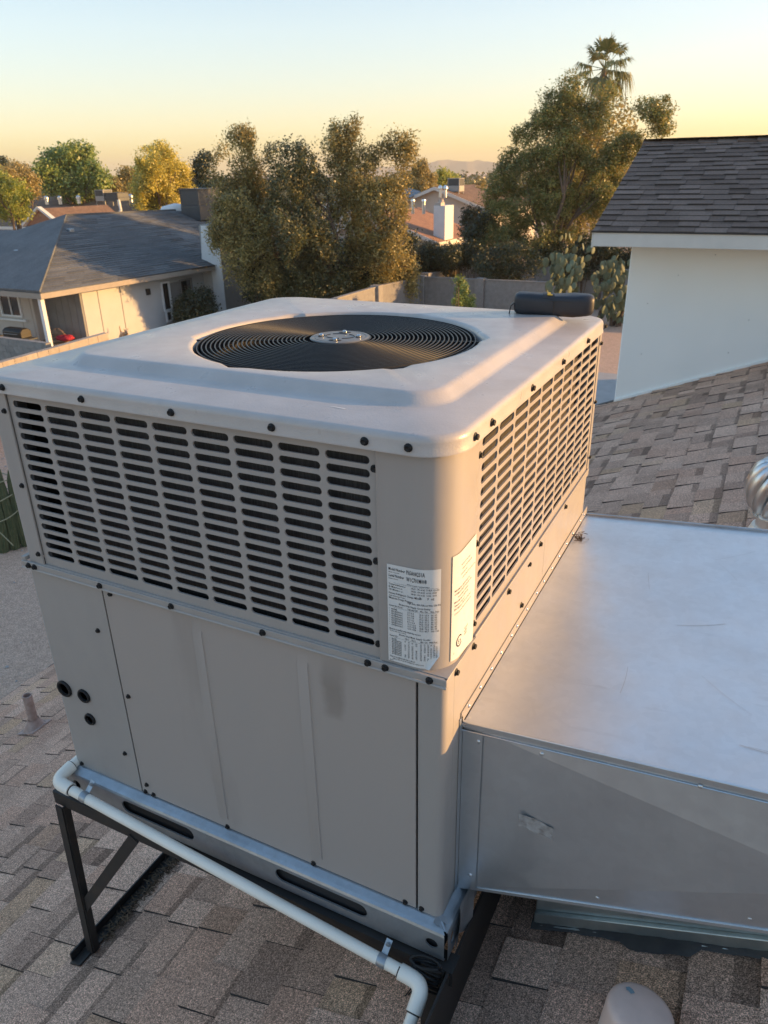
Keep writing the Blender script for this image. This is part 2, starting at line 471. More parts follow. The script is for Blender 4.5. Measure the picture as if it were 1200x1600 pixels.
# ------------------------------------------------------------------ our house
SL = 0.4                                   # roof slope, falling towards -X
RA = -0.343
def rz(x): return RA + SL * x
EAVE_X, RIDGE_X, RY0, RY1 = -4.40, 2.0, -7.0, 6.95
house = thing('house', 'white stucco house with brown shingle roof and a charcoal shingled upper roof beside the unit', 'house', (-1, 3, GZ))
d = MB()
for (xa, xb, s) in ((EAVE_X, RIDGE_X, 1),):
    d.prism([(xa, RY0, rz(xa)), (xb, RY0, rz(xb)), (xb, RY0, rz(xb) - .14), (xa, RY0, rz(xa) - .14)], (0, RY1 - RY0 - .004, 0))
d.prism([(RIDGE_X, RY0, rz(RIDGE_X)), (7.5, RY0, rz(RIDGE_X) - SL * 5.5), (7.5, RY0, rz(RIDGE_X) - SL * 5.5 - .14), (RIDGE_X, RY0, rz(RIDGE_X) - .14)], (0, RY1 - RY0 - .004, 0))
roof = d.build('roof', M['deck'], house)
tag(roof, 'brown shingle lower roof')
UE_Y, UE_Z, UR_Y, UR_Z, UX0, UX1 = 6.46, 1.075, 8.80, 1.875, -1.13, 7.2
us = (UR_Z - UE_Z) / (UR_Y - UE_Y)
d = MB()
d.prism([(UX0, UE_Y, UE_Z), (UX0, UR_Y, UR_Z), (UX0, UR_Y, UR_Z - .10), (UX0, UE_Y, UE_Z - .10)], (UX1 - UX0, 0, 0))
d.prism([(UX0, UR_Y, UR_Z), (UX0, 2 * UR_Y - UE_Y, UE_Z), (UX0, 2 * UR_Y - UE_Y, UE_Z - .10), (UX0, UR_Y, UR_Z - .10)], (UX1 - UX0, 0, 0))
uroof = d.build('roof', M['deck'], house)
tag(uroof, 'charcoal shingle upper roof')
# fascia and drip edges
d = MB().box((UX0 - .004, UE_Y - .022, UE_Z - .135), (UX1, UE_Y - .001, UE_Z - .012))
for (ya, za, yb, zb) in ((UE_Y, UE_Z, UR_Y, UR_Z), (UR_Y, UR_Z, 2 * UR_Y - UE_Y, UE_Z)):
    d.prism([(UX0 - .026, ya, za - .015), (UX0 - .026, yb, zb - .015), (UX0 - .026, yb, zb - .15), (UX0 - .026, ya, za - .15)], (.022, 0, 0))
d.build('fascia', M['fascia'], uroof, bevel=.003)
d = MB().box((UX0 - .03, UE_Y - .034, UE_Z - .012), (UX1, UE_Y - .0, UE_Z + .004))
d.build('drip_edge', M['drip'], uroof)
d = MB().box((UX0 + .0, UE_Y + .001, UE_Z - .125), (UX1, 6.955, UE_Z - .11))
d.build('soffit', M['fascia'], uroof)
d = MB().box((EAVE_X - .01, RY1 - .002, 0), (-.88, RY1 + .02, 0.0))
d = MB().prism([(EAVE_X, RY1 - .003, rz(EAVE_X) + .012), (-.87, RY1 - .003, rz(-.87) + .012), (-.87, RY1 - .003, rz(-.87) - .06), (EAVE_X, RY1 - .003, rz(EAVE_X) - .06)], (0, .03, 0))
d.prism([(EAVE_X - .02, RY0, rz(EAVE_X) + .004), (EAVE_X + .0, RY0, rz(EAVE_X) + .008), (EAVE_X + .0, RY0, rz(EAVE_X) - .16), (EAVE_X - .02, RY0, rz(EAVE_X) - .16)], (0, RY1 - RY0, 0))
d.prism([(-2.2, RY1 - .02, rz(-2.2) + .014), (-.872, RY1 - .02, rz(-.872) + .014), (-.872, RY1 - .02, rz(-.872) - .03), (-2.2, RY1 - .02, rz(-2.2) - .03)], (0, .075, 0))
d.build('drip_edge', M['drip'], roof)
# rear wing added out of view to shade the yard and block wall
d = MB().box((1.2, 10.655, GZ), (6.9, 26.0, -1.5))
tag(d.build('wall', M['stucco'], house), 'wall of the unseen wing added for shade')
d = MB().prism([(.9, 10.66, -1.6), (4.05, 10.66, .25), (7.2, 10.66, -1.6), (7.2, 10.66, -1.72), (4.05, 10.66, .13), (.9, 10.66, -1.72)], (0, 15.6, 0))
tag(d.build('roof', M['shingle'], house), 'roof of the unseen wing added for shade')
# walls
d = MB().box((-.86, 6.95, GZ), (6.9, 10.65, 0.975))
d.prism([(-.86, 6.95, .975), (-.86, 8.8, 1.6), (-.86, 10.65, .975)], (7.76, 0, 0))
wl_ = d.build('wall', M['stucco'], house, bevel=.012)
tag(wl_, 'white stucco upper wall')
d = MB()
sp = [(on(x, y, y=6.95)) for x, y in ((1118, 398), (1012, 474), (1002, 553), (1138, 551), (1170, 500), (1060, 430))]
for q in sp:
    d.lathe([(.0, -.003), (.004, -.002), (.004, .0), (0., .001)], (q[0], 6.947, q[2]), 8, 'y')
d.build('wall_speck', M['drip'], wl_)
d = MB().box((-3.9, -6.6, GZ), (7.0, 6.9, rz(-3.9) - .16))
tag(d.build('wall', M['stucco'], house), 'wall below the eave')
d = MB().prism([(-.858, 6.925, rz(-.858) + .004), (RIDGE_X, 6.925, rz(RIDGE_X) + .004), (RIDGE_X, 6.925, rz(RIDGE_X) + .03), (-.858, 6.925, rz(-.858) + .03)], (0, .024, 0))
d.build('wall_flashing', M['stucco'], wl_)

# shingles
EXPO = .1572
def tab_mesh(mat):
    L = EXPO * 1.1
    me = bpy.data.meshes.new('shingle')
    vs = [(0, 0, 0), (L, 0, 0), (L, 1, 0), (0, 1, 0), (0, 0, 1), (L, 0, .12), (L, 1, .12), (0, 1, 1)]
    fs = [(3, 2, 1, 0), (4, 5, 6, 7), (0, 1, 5, 4), (1, 2, 6, 5), (2, 3, 7, 6), (3, 0, 4, 7)]
    me.from_pydata(vs, [], fs)
    me.materials.append(mat); me.materials.append(M['asphalt'])
    for i, p_ in enumerate(me.polygons): p_.material_index = 0 if i == 1 else 1
    uv = me.uv_layers.new(name='UVMap')
    for lp in me.loops:
        v = me.vertices[lp.vertex_index].co
        uv.data[lp.index].uv = (v.x / EXPO, v.y)
    return me
TAB = {'shingle': tab_mesh(M['shingle']), 'shingle_dark': tab_mesh(M['shingle_dark'])}
def lay(O, U, A, courses, a_range, lens, mat, parent, out, jit=.003, ex=1.0):
    O, U, A = Vector(O), Vector(U).normalized(), Vector(A).normalized()
    N = U.cross(A).normalized()
    if N.z < 0: N = -N
    for c in range(courses):
        a0, a1 = a_range(c)
        a = a0 - random.random() * .1
        hi = random.random() < .5
        while a < a1:
            ln = random.uniform(*lens)
            b = min(a + ln, a1)
            s = max(a, a0)
            if b - s > .02:
                t = (.0155 if hi else .008) + random.uniform(-.001, .001)
                p = O + U * (c * EXPO * ex + random.uniform(-jit, jit) * .6) + A * (s + .001) + N * .002
                out.append((p, U, A, N, b - s - .002, t, mat, parent, ex))
            a += ln
            hi = (not hi) if random.random() < .8 else hi
tabs = []
Um = Vector((1, 0, SL)).normalized()
ncm = int((RIDGE_X - EAVE_X) / (EXPO * Um.x)) + 1
lay((EAVE_X - .015, 0, rz(EAVE_X - .015)), Um, (0, 1, 0), ncm, lambda c: (RY0, 6.944), (.085, .235), 'shingle', roof, tabs)
lay((7.5, 0, rz(RIDGE_X) - SL * 5.5), (-1, 0, SL), (0, 1, 0), 37, lambda c: (RY0, 6.944), (.1, .5), 'shingle', roof, tabs)
Uu = Vector((0, 1, us)).normalized()
EU = .82
ncu = int((UR_Y - UE_Y) / (EXPO * EU * Uu.y)) + 1
lay((0, UE_Y - .03, UE_Z - .03 * us), Uu, (1, 0, 0), ncu, lambda c: (UX0 - .02, UX1), (.10, .30), 'shingle_dark', uroof, tabs, ex=EU)
lay((0, 2 * UR_Y - UE_Y + .03, UE_Z - .03 * us), (0, -1, us), (1, 0, 0), ncu, lambda c: (UX0 - .02, UX1), (.2, .6), 'shingle_dark', uroof, tabs, ex=EU)
# which of them show largest
def hidden(p):
    """does the unit or its duct stand before this point"""
    p = np.array(p); dd = p - CAM
    for lo, hi in (((-1.2, 0, 0), (.0, 1.25, 1.2)), ((0, .1, .15), (1.5, 1.29, .55))):
        t0, t1 = 0., .985
        ok = True
        for i in range(3):
            if abs(dd[i]) < 1e-9: continue
            a, b = (lo[i] - CAM[i]) / dd[i], (hi[i] - CAM[i]) / dd[i]
            if a > b: a, b = b, a
            t0, t1 = max(t0, a), min(t1, b)
        if t0 < t1: return True
    return False
def score(tb):
    p = np.array(tb[0] + tb[1] * .08 + tb[2] * (tb[4] / 2))
    e = p - CAM
    z = e @ FW
    if z < .2: return 0
    x, y = 600 + FPX * (e @ RX) / z, 800 - FPX * (e @ UY) / z
    if not (-20 < x < 1220 and -20 < y < 1620) or hidden(p): return 0
    dist = np.linalg.norm(e)
    return tb[4] * EXPO * abs(e @ np.array(tb[3])) / dist ** 3
order = sorted(range(len(tabs)), key=lambda i: -score(tabs[i]))
single = set(order[:296])
stuff = {}
for i, (p, U, A, N, ln, t, mk, par, ex) in enumerate(tabs):
    if i in single:
        o = bpy.data.objects.new('shingle', TAB[mk])
        mm = Matrix((U, A, U.cross(A))).transposed()
        sgn = 1 if U.cross(A).z > 0 else -1
        link(o, par, tuple(p))
        o.rotation_euler = mm.to_euler()
        o.scale = (ex, ln, t * sgn)
    else:
        stuff.setdefault(mk, []).append((p, U, A, N, ln, t, par, ex))
for mk, lst in stuff.items():
    L = EXPO * 1.1
    vs, fs, uvs = [], [], []
    for (p, U, A, N, ln, t, par, ex) in lst:
        k = len(vs)
        for (u, v, w) in ((0, 0, 0), (L, 0, 0), (L, 1, 0), (0, 1, 0), (0, 0, 1), (L, 0, .12), (L, 1, .12), (0, 1, 1)):
            vs.append(tuple(p + U * (u * ex) + A * (v * ln) + N * (w * t)))
            uvs.append((u / EXPO, v))
        for f in ((4, 5, 6, 7), (0, 1, 5, 4), (2, 3, 7, 6), (3, 0, 4, 7)):
            fs.append(tuple(q + k for q in f))
    me = bpy.data.meshes.new('shingle')
    me.from_pydata(vs, [], fs)
    me.materials.append(M[mk]); me.materials.append(M['asphalt'])
    for i, p_ in enumerate(me.polygons): p_.material_index = 0 if i % 4 == 0 else 1
    uv = me.uv_layers.new(name='UVMap')
    vi = np.zeros(len(me.loops), dtype=np.int32); me.loops.foreach_get('vertex_index', vi)
    uv.data.foreach_set('uv', np.array(uvs, dtype=np.float32)[vi].ravel())
    bm = bmesh.new(); bm.from_mesh(me); bmesh.ops.recalc_face_normals(bm, faces=bm.faces); bm.to_mesh(me); bm.free()
    o = bpy.data.objects.new('shingle', me)
    link(o, lst[0][6])
    tag(o, kind='stuff')
# ridge caps of the upper roof, overlapped one on another
d = MB()
x = UX0 - .02
while x < UX1:
    ln = .2 + random.uniform(-.01, .01)
    h = random.uniform(.006, .02)
    for sgn in (-1, 1):
        y1 = UR_Y + sgn * .12
        z1 = UR_Z - .12 * us
        d.add([(x, UR_Y, UR_Z + .012 + h), (x + ln * 1.15, UR_Y, UR_Z + .012), (x + ln * 1.15, y1, z1 + .012), (x, y1, z1 + .012 + h),
               (x, UR_Y, UR_Z + .002), (x + ln * 1.15, UR_Y, UR_Z + .002), (x + ln * 1.15, y1, z1 + .002), (x, y1, z1 + .002)],
              [(0, 1, 2, 3), (4, 7, 6, 5), (0, 3, 7, 4), (1, 5, 6, 2), (2, 6, 7, 3)])
    x += ln
rc = d.build('ridge_cap', M['shingle_dark'], uroof)

# ------------------------------------------------------------------ packaged air conditioner
UW, UD = 1.19, 1.246
unit = thing('air_conditioner', 'big beige packaged air conditioner with louvred upper half and round fan grille', 'air conditioner', (-UW / 2, UD / 2, -.09))

def strip(pts, z0, z1, th):
    """sheet metal of thickness th bent along a plan polyline; the good side is to the right of travel"""
    n = len(pts)
    nrm = []
    for i in range(n):
        a, b = pts[max(i - 1, 0)], pts[min(i + 1, n - 1)]
        dx, dy = b[0] - a[0], b[1] - a[1]
        L = math.hypot(dx, dy) or 1
        nrm.append((-dy / L, dx / L))
    vs, fs = [], []
    for (x, y), (nx, ny) in zip(pts, nrm):
        vs += [(x, y, z0), (x, y, z1), (x + nx * th, y + ny * th, z1), (x + nx * th, y + ny * th, z0)]
    for i in range(n - 1):
        k = 4 * i
        for a, b in ((0, 1), (1, 2), (2, 3), (3, 0)):
            fs.append((k + a, k + b, k + 4 + b, k + 4 + a))
    fs += [(0, 1, 2, 3), (4 * n - 1, 4 * n - 2, 4 * n - 3, 4 * n - 4)]
    return MB().add(vs, fs)

def arc(cx, cy, r, a0, a1, n=10):
    return [(cx + r * math.cos(R(a0 + (a1 - a0) * k / n)), cy + r * math.sin(R(a0 + (a1 - a0) * k / n))) for k in range(n + 1)]

# slotted panel: cells with capsule holes, mapped by fn(u, v, depth)
def slot_cells(mb, cells, fn, th):
    """cells: (u0,u1,v0,v1, hole u0,u1,v0,v1); round-ended holes with real thickness"""
    SEG = 8
    for (u0, u1, v0, v1, a0, a1, b0, b1) in cells:
        r = (b1 - b0) / 2; vc = (b0 + b1) / 2
        rl = min(r, (a1 - a0) / 2)
        cl, cr = a0 + rl, a1 - rl
        hole, out = [], []
        outL = [(cl, v1), (((cl + u0) / 2), v1), (u0, v1), (u0, (v1 + vc) / 2), (u0, vc), (u0, (v0 + vc) / 2), (u0, v0), ((cl + u0) / 2, v0), (cl, v0)]
        outR = [(cr, v0), ((cr + u1) / 2, v0), (u1, v0), (u1, (v0 + vc) / 2), (u1, vc), (u1, (v1 + vc) / 2), (u1, v1), ((cr + u1) / 2, v1), (cr, v1)]
        for k in range(SEG + 1):
            w = math.pi / 2 + math.pi * k / SEG
            hole.append((cl + rl * math.cos(w), vc + r * math.sin(w))); out.append(outL[k])
        for k in range(SEG + 1):
            w = -math.pi / 2 + math.pi * k / SEG
            hole.append((cr + rl * math.cos(w), vc + r * math.sin(w))); out.append(outR[k])
        n = len(hole)
        vs = [fn(u, v, 0) for u, v in hole] + [fn(u, v, 0) for u, v in out] + [fn(u, v, th) for u, v in hole]
        # a small rolled rim: pull the front edge of the hole in a little
        fs = []
        for k in range(n):
            k2 = (k + 1) % n
            fs.append((k, k2, n + k2, n + k))
            fs.append((k2, k, 2 * n + k, 2 * n + k2))
        mb.add(vs, fs)

def grille(name, fn, U0, U1, V0, V1, g0, g1, h0, h1, nc, nr, slot_w, slot_h, th=.004, edge=.012):
    mb = MB()
    pu, pv = (g1 - g0) / nc, (h1 - h0) / nr
    cells = []
    for i in range(nc):
        for j in range(nr):
            u, v = g0 + i * pu, h0 + j * pv
            cells.append((u, u + pu, v, v + pv, u + (pu - slot_w) / 2, u + (pu + slot_w) / 2, v + (pv - slot_h) / 2, v + (pv + slot_h) / 2))
    slot_cells(mb, cells, fn, th)
    for (a, b, c, e) in ((U0, g0, V0, V1), (g1, U1, V0, V1), (g0, g1, V0, h0), (g0, g1, h1, V1)):
        mb.add([fn(a, c, 0), fn(b, c, 0), fn(b, e, 0), fn(a, e, 0)], [(0, 1, 2, 3)])
    # returned edges
    rim = [(U0, V0), (U1, V0), (U1, V1), (U0, V1)]
    for k in range(4):
        p, q = rim[k], rim[(k + 1) % 4]
        mb.add([fn(*p, 0), fn(*q, 0), fn(*q, edge), fn(*p, edge)], [(0, 1, 2, 3)])
    o = mb.build(name, M['paint'], unit)
    bm = bmesh.new(); bm.from_mesh(o.data)
    bmesh.ops.remove_doubles(bm, verts=bm.verts, dist=1e-5)
    bmesh.ops.recalc_face_normals(bm, faces=bm.faces)
    bm.to_mesh(o.data); bm.free()
    return o

ZL, ZC = .684, 1.172          # lip height, cap underside
fnF = lambda u, v, d: (u, .003 + d, v)
fnR = lambda u, v, d: (-.003 - d, u, v)
gl = grille('grille_panel', fnF, -1.118, -.138, .703, 1.166, -1.108, -.152, .722, 1.146, 9, 16, .0945, .0165)
tag(gl, 'louvred front panel')
gr_ = grille('grille_panel', fnR, .158, 1.242, .703, 1.166, .172, 1.226, .722, 1.146, 10, 16, .0955, .0165)
tag(gr_, 'louvred side panel in the sun')
# posts
near = strip([(-.142, -.004), (-.136, 0)] + arc(-.07, .07, .07, -90, 0, 14) + [(0, .15), (-.002, .156)], .690, 1.172, .004)
near.build('corner_post', M['paint'], unit, smooth=40)
lp = strip([(-1.19, .2)] + arc(-1.165, .025, .025, 180, 270, 6) + [(-1.147, 0), (-1.146, -.003), (-1.118, -.003)], .690, 1.172, .004)
lp.build('corner_post', M['paint'], unit, smooth=40)
rp = strip([(-.001, 1.238), (0.0015, 1.243), (0.0015, 1.252)] + arc(-.02, 1.245, .02, 20, 90, 6) + [(-.2, 1.265)], .690, 1.172, .004)
rp.build('corner_post', M['paint'], unit, smooth=40)
bk = strip([(-.2, 1.262), (-1.0, 1.262)] + arc(-1.16, 1.232, .03, 90, 180, 6) + [(-1.19, .2)], .690, 1.172, .004)
bk.build('rear_panel', M['paint'], unit, smooth=40)
# coils: two slabs of fins behind the louvres
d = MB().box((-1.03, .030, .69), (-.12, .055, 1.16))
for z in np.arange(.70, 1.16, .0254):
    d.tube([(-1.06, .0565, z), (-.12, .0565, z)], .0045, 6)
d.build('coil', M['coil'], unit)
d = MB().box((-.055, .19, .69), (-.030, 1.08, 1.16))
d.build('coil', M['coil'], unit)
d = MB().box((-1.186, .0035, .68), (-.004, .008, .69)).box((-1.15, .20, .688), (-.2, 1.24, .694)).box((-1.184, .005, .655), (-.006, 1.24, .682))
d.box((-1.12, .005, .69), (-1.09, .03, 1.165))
d.box((-.6, .07, .69), (-.58, 1.2, 1.0)).box((-1.186, .075, .69), (-.98, .08, 1.165)).box((-.06, 1.02, .69), (-.055, 1.24, 1.165))  # dark walls added inside to stop sun leaking through the slots
d.build('condenser_base_and_blockers', M['inner'], unit)

# lower cabinet
lb = strip([(-UW, .25)] + arc(-UW + .014, .014, .014, 180, 270, 5) + [(-.928, 0)], .004, ZL, .003)
lb.build('side_panel', M['paint'], unit, smooth=40)
d = MB()
def sheet(mb, x0, x1, ribs):
    """access panel with pressed ribs, front at y = 0"""
    xs_, ys_ = [x0], [0.0]
    for r0, r1 in ribs:
        for (x, y) in ((r0, 0), (r0 + .0016, -.0032), (r1 - .0016, -.0032), (r1, 0)):
            xs_.append(x); ys_.append(y)
    xs_.append(x1); ys_.append(0)
    zs = [.006, .035, .045, .628, .638, ZL - .001]
    fl = [0, 0, 1, 1, 0, 0]
    vs, fs = [], []
    for z, k in zip(zs, fl):
        for x, y in zip(xs_, ys_):
            vs.append((x, y * k, z))
    n = len(xs_)
    for i in range(len(zs) - 1):
        for j in range(n - 1):
            fs.append((i * n + j, i * n + j + 1, (i + 1) * n + j + 1, (i + 1) * n + j))
    mb.add(vs, fs)
    for (a, b) in ((x0, x0), (x1, x1)):
        mb.add([(a, 0, zs[0]), (a, .02, zs[0]), (a, .02, zs[-1]), (a, 0, zs[-1])], [(0, 1, 2, 3)])
    mb.add([(x0, 0, zs[0]), (x1, 0, zs[0]), (x1, .02, zs[0]), (x0, .02, zs[0])], [(0, 1, 2, 3)])
sheet(d, -.923, -.0645, [(-.645, -.615), (-.352, -.322)])
d.build('access_panel', M['paint_worn'], unit, smooth=25)
cp = strip([(-.0585, 0)] + arc(-.018, .018, .018, -90, 0, 6) + [(0, .05)], .004, ZL, .003)
cp.build('corner_panel', M['paint'], unit, smooth=40)
d = MB().box((-.006, .0505, .004), (0, .732, ZL))
d.build('side_panel', M['paint'], unit, bevel=.0015)
d = MB().box((-.006, .735, .004), (-.0005, UD - .004, ZL))
d.build('side_panel', M['paint'], unit, bevel=.0015)
d = MB().box((-UW, UD - .004, .004), (-.007, UD + .002, ZL)).box((-UW, .252, .004), (-UW + .004, UD - .005, ZL))
d.build('rear_panel', M['paint'], unit, bevel=.0015)
d = MB().box((-1.17, .022, .0), (-.012, .03, ZL - .01)).box((-1.18, .03, -.004), (-.01, 1.23, .006))
d.build('cabinet_liner', M['inner'], unit)
# lip flange between the halves: a little square cornered ledge
d = MB()
d.bar((-UW - .008, -.0055, .692), (.006, -.0055, .692), .008, .018)
d.prism([(-UW - .008, -.0095, .683), (.007, -.0095, .683), (.007, -.0125, .680), (-UW - .008, -.0125, .680)], (0, 0, .0035))
d.box((-1.118, -.004, .685), (-.138, .0075, .7028))
d.build('lip', M['paint'], unit, bevel=.0015)
d = MB()
d.bar((.0035, -.008, .692), (.0035, .16, .692), .006, .018)
d.prism([(-.06, -.0015, .7005), (.0065, -.0015, .7005), (.0065, .07, .7005), (-.004, .07, .7005)], (0, 0, .0015))
d.build('lip', M['paint'], unit, bevel=.0012)
d = MB().box((.0005, .16, .680), (.0045, UD, .7035)).box((-.0075, .158, .685), (.0, 1.242, .7028))
d.build('lip', M['paint'], unit, bevel=.0012)
d = MB().box((-UW - .008, -.006, .7012), (-UW + .006, .03, .712))
d.build('lip', M['paint'], unit, bevel=.0012)

# top cap
def rrect(x0, x1, y0, y1, r, n=14, m=16):
    pts = []
    cs = [(x1 - r, y0 + r, -90), (x1 - r, y1 - r, 0), (x0 + r, y1 - r, 90), (x0 + r, y0 + r, 180)]
    for i, (cx, cy, a) in enumerate(cs):
        pts += arc(cx, cy, r, a, a + 90, n)
        nx, ny, na = cs[(i + 1) % 4]
        e0 = pts[-1]
        e1 = (nx + r * math.cos(R(na)), ny + r * math.sin(R(na)))
        pts += [(e0[0] + (e1[0] - e0[0]) * k / (m + 1), e0[1] + (e1[1] - e0[1]) * k / (m + 1)) for k in range(1, m + 1)]
    return pts
FC, FR = (-.555, .585), .372
DZ = 1.2205
def cap():
    o = .013
    loops = []
    base = lambda dd, z, r: loops.append([(x, y, z) for x, y in rrect(-UW - o + dd, o - dd, -o + dd, UD + .012 + o - dd, r)])
    base(.004, 1.160, .080); base(-.002, 1.1605, .086); base(-.002, 1.164, .086); base(.0, 1.168, .084); base(.0, 1.184, .084); base(.0016, 1.191, .082); base(.006, 1.1955, .078); base(.013, 1.1975, .072)
    cr = lambda dd, z, r: loops.append([(x, y, z) for x, y in rrect(-1.105 + dd, -.078 - dd, .142 + dd, 1.172 - dd, r)])
    cr(-.006, 1.1975, .086); cr(.0, 1.1985, .08); cr(.006, 1.202, .078); cr(.020, 1.214, .07); cr(.027, 1.219, .066); cr(.036, DZ, .06)
    last = loops[-1]
    def circ(r, z):
        q = []
        for x, y, _ in last:
            w = math.atan2(y - FC[1], x - FC[0])
            rr = r
            for k in range(6):
                dw = (w - R(20 + 60 * k) + math.pi) % (2 * math.pi) - math.pi
                if z > DZ - .012: rr += .016 * max(0., min(1., 2.2 - abs(dw) / R(2.2)))
            q.append((FC[0] + rr * math.cos(w), FC[1] + rr * math.sin(w), z))
        loops.append(q)
    circ(.385, DZ + .0005); circ(FR + .004, DZ - .001); circ(FR, DZ - .006); circ(FR - .004, DZ - .03); circ(FR - .004, DZ - .10)
    vs = [p for lp_ in loops for p in lp_]
    n = len(last)
    fs = [(i * n + k, i * n + (k + 1) % n, (i + 1) * n + (k + 1) % n, (i + 1) * n + k) for i in range(len(loops) - 1) for k in range(n)]
    return MB().add(vs, fs)
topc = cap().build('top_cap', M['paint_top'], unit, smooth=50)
d = MB().lathe([(FR - .012, 1.215), (FR - .012, 1.09), (FR - .02, 1.09), (FR - .02, 1.215)], (FC[0], FC[1], 0), 64)
d.f = [f for f in d.f if len(f) == 4]
d.build('fan_orifice', M['inner'], unit, smooth=40)

# fan guard: concentric wire rings over radial bars
guard = MB()
for k in range(6):
    w = R(20 + 60 * k)
    guard.bar((FC[0] + .08 * math.cos(w), FC[1] + .08 * math.sin(w), 1.2085), (FC[0] + (FR + .010) * math.cos(w), FC[1] + (FR + .010) * math.sin(w), 1.2085), .006, .003)
guard = guard.build('fan_guard', M['wire'], unit)
rr = .088
while rr < FR - .004:
    t = MB()
    seg, sg = 72, 6
    vs, fs = [], []
    for i in range(seg):
        a = 2 * math.pi * i / seg
        for j in range(sg):
            b = 2 * math.pi * j / sg
            q = rr + .0021 * math.cos(b)
            vs.append((FC[0] + q * math.cos(a), FC[1] + q * math.sin(a), 1.2125 + .0021 * math.sin(b) + .004 * (1 - (rr / FR) ** 2)))
    for i in range(seg):
        for j in range(sg):
            fs.append((i * sg + j, ((i + 1) % seg) * sg + j, ((i + 1) % seg) * sg + (j + 1) % sg, i * sg + (j + 1) % sg))
    t.add(vs, fs)
    t.build('guard_ring', M['wire'], guard, smooth=180)
    rr += .0114
hc = (FC[0] + .002, FC[1] + .012, 1.2165)
hub = MB().lathe([(.072, -.006), (.079, -.003), (.080, .000), (.077, .0022), (.070, .0022), (.068, .0008), (.066, .0022), (.04, .0026), (.001, .0028)], hc, 48).build('hub_plate', M['hub'], guard, smooth=25)
for k in range(4):
    w = R(15 + 90 * k)
    cx, cy = hc[0] + .051 * math.cos(w), hc[1] + .051 * math.sin(w)
    t = MB()
    pl = []
    for q in range(16):
        a = 2 * math.pi * q / 16
        e, s_ = .017 * math.cos(a), .008 * math.sin(a)
        tx, ty = -math.sin(w), math.cos(w)
        pl.append((cx + tx * e + math.cos(w) * s_, cy + ty * e + math.sin(w) * s_, hc[2] + .0026))
    t.prism(pl, (0, 0, .0006))
    t.build('keyhole', M['inner'], guard)
    MB().lathe([(.0065, 0.), (.0065, .004), (.004, .0065), (.001, .007)], (cx + .002, cy - .004, hc[2] + .003), 10).build('bolt', M['steel'], guard, smooth=40)
t = MB()
for k in range(5):
    w0, w1 = R(12 + 72 * k), R(72 + 72 * k)
    pts = [(hc[0] + .040 * math.cos(w0 + (w1 - w0) * q / 8), hc[1] + .03 * math.sin(w0 + (w1 - w0) * q / 8), hc[2] + .003) for q in range(9)]
    t.tube(pts, .0011, 5)
t.build('plate_groove', M['inner'], guard)
# fan blades and motor
fan = MB()
for k in range(4):
    a = R(90 * k + 28)
    vs = []
    for (r, w, z) in ((.06, -.35, 1.10), (.06, .35, 1.13), (.33, -.42, 1.085), (.34, .30, 1.145), (.20, .42, 1.14), (.20, -.42, 1.09)):
        vs.append((FC[0] + r * math.cos(a + w), FC[1] + r * math.sin(a + w), z))
    fan.add(vs, [(0, 1, 4, 5), (5, 4, 3, 2)])
fan.lathe([(.07, 1.02), (.07, 1.16), (.05, 1.17), (.01, 1.17)], (FC[0], FC[1], 0), 24)
fan.build('fan', M['blade'], unit, smooth=30)

# screws
sm = MB().lathe([(.0098, .000), (.0098, -.0016), (.0075, -.0028), (.0072, -.0030), (.0068, -.0078), (.0058, -.0084), (.003, -.0068), (.001, -.0066)], (0, 0, 0), 12, 'y').mesh('screw', M['black'], 30)
sx = MB().lathe([(.0098, .000), (.0098, .0016), (.0075, .0028), (.0072, .0030), (.0068, .0078), (.0058, .0084), (.003, .0068), (.001, .0066)], (0, 0, 0), 12, 'x').mesh('screw', M['black'], 30)
def screw(kind, p, s=1.0):
    o = bpy.data.objects.new('screw', sm if kind == 'f' else sx)
    link(o, unit, p)
    s *= .84
    o.scale = (s, s, s)
    o.rotation_euler = (0, random.random() * 6, 0) if kind == 'f' else (random.random() * 6, 0, 0)
for x in (-1.103, -.852, -.602, -.357, -.158, -.072): screw('f', (x, -.0135, 1.1755))
for y, x in ((.087, .0135), (.178, .0135), (.447, .0135), (.713, .0135), (.985, .0135), (1.215, .0135)): screw('r', (x, y, 1.176))
for z in (1.113, .922, .731): screw('f', (-1.130, -.003, z), .85); screw('f', (-.148, .003, z + .006), .95)
for z in (1.113, .922, .731): screw('r', (-.003, .163, z), .9)
for z in (1.117, .93, .742): screw('r', (.0015, 1.2475, z), .85)
for x in (-1.17, -1.148, -.918, -.690, -.430, -.168, -.128, -.030): screw('f', (x, -.0095, .692))
for y in (.040, .14): screw('r', (.0065, y, .690))
for y in (.385, .66, .93): screw('r', (.0045, y, .6925))
for y, z in ((.525, .575), (.575, .672)): screw('r', (0., y, z))
for x, z in ((-.970, .540), (-.905, .350), (-.965, .130), (-.898, .668), (-1.162, .014), (-.902, .040), (-.912, .0105), (-.882, .012), (-.622, .010), (-.350, .011), (-.092, .012), (-.049, .013)):
    screw('f', (x, 0., z), .85)
# rubber plugs
for x, z, r in ((-1.158, .292, .0265), (-1.082, .292, .022), (-1.078, .212, .019)):
    MB().lathe([(r, .0), (r * 1.02, -.004), (r * .9, -.007), (r * .72, -.006), (r * .62, .004), (r * .2, .006)], (x, 0, z), 28, 'y').build('rubber_plug', M['black'], unit, smooth=50)

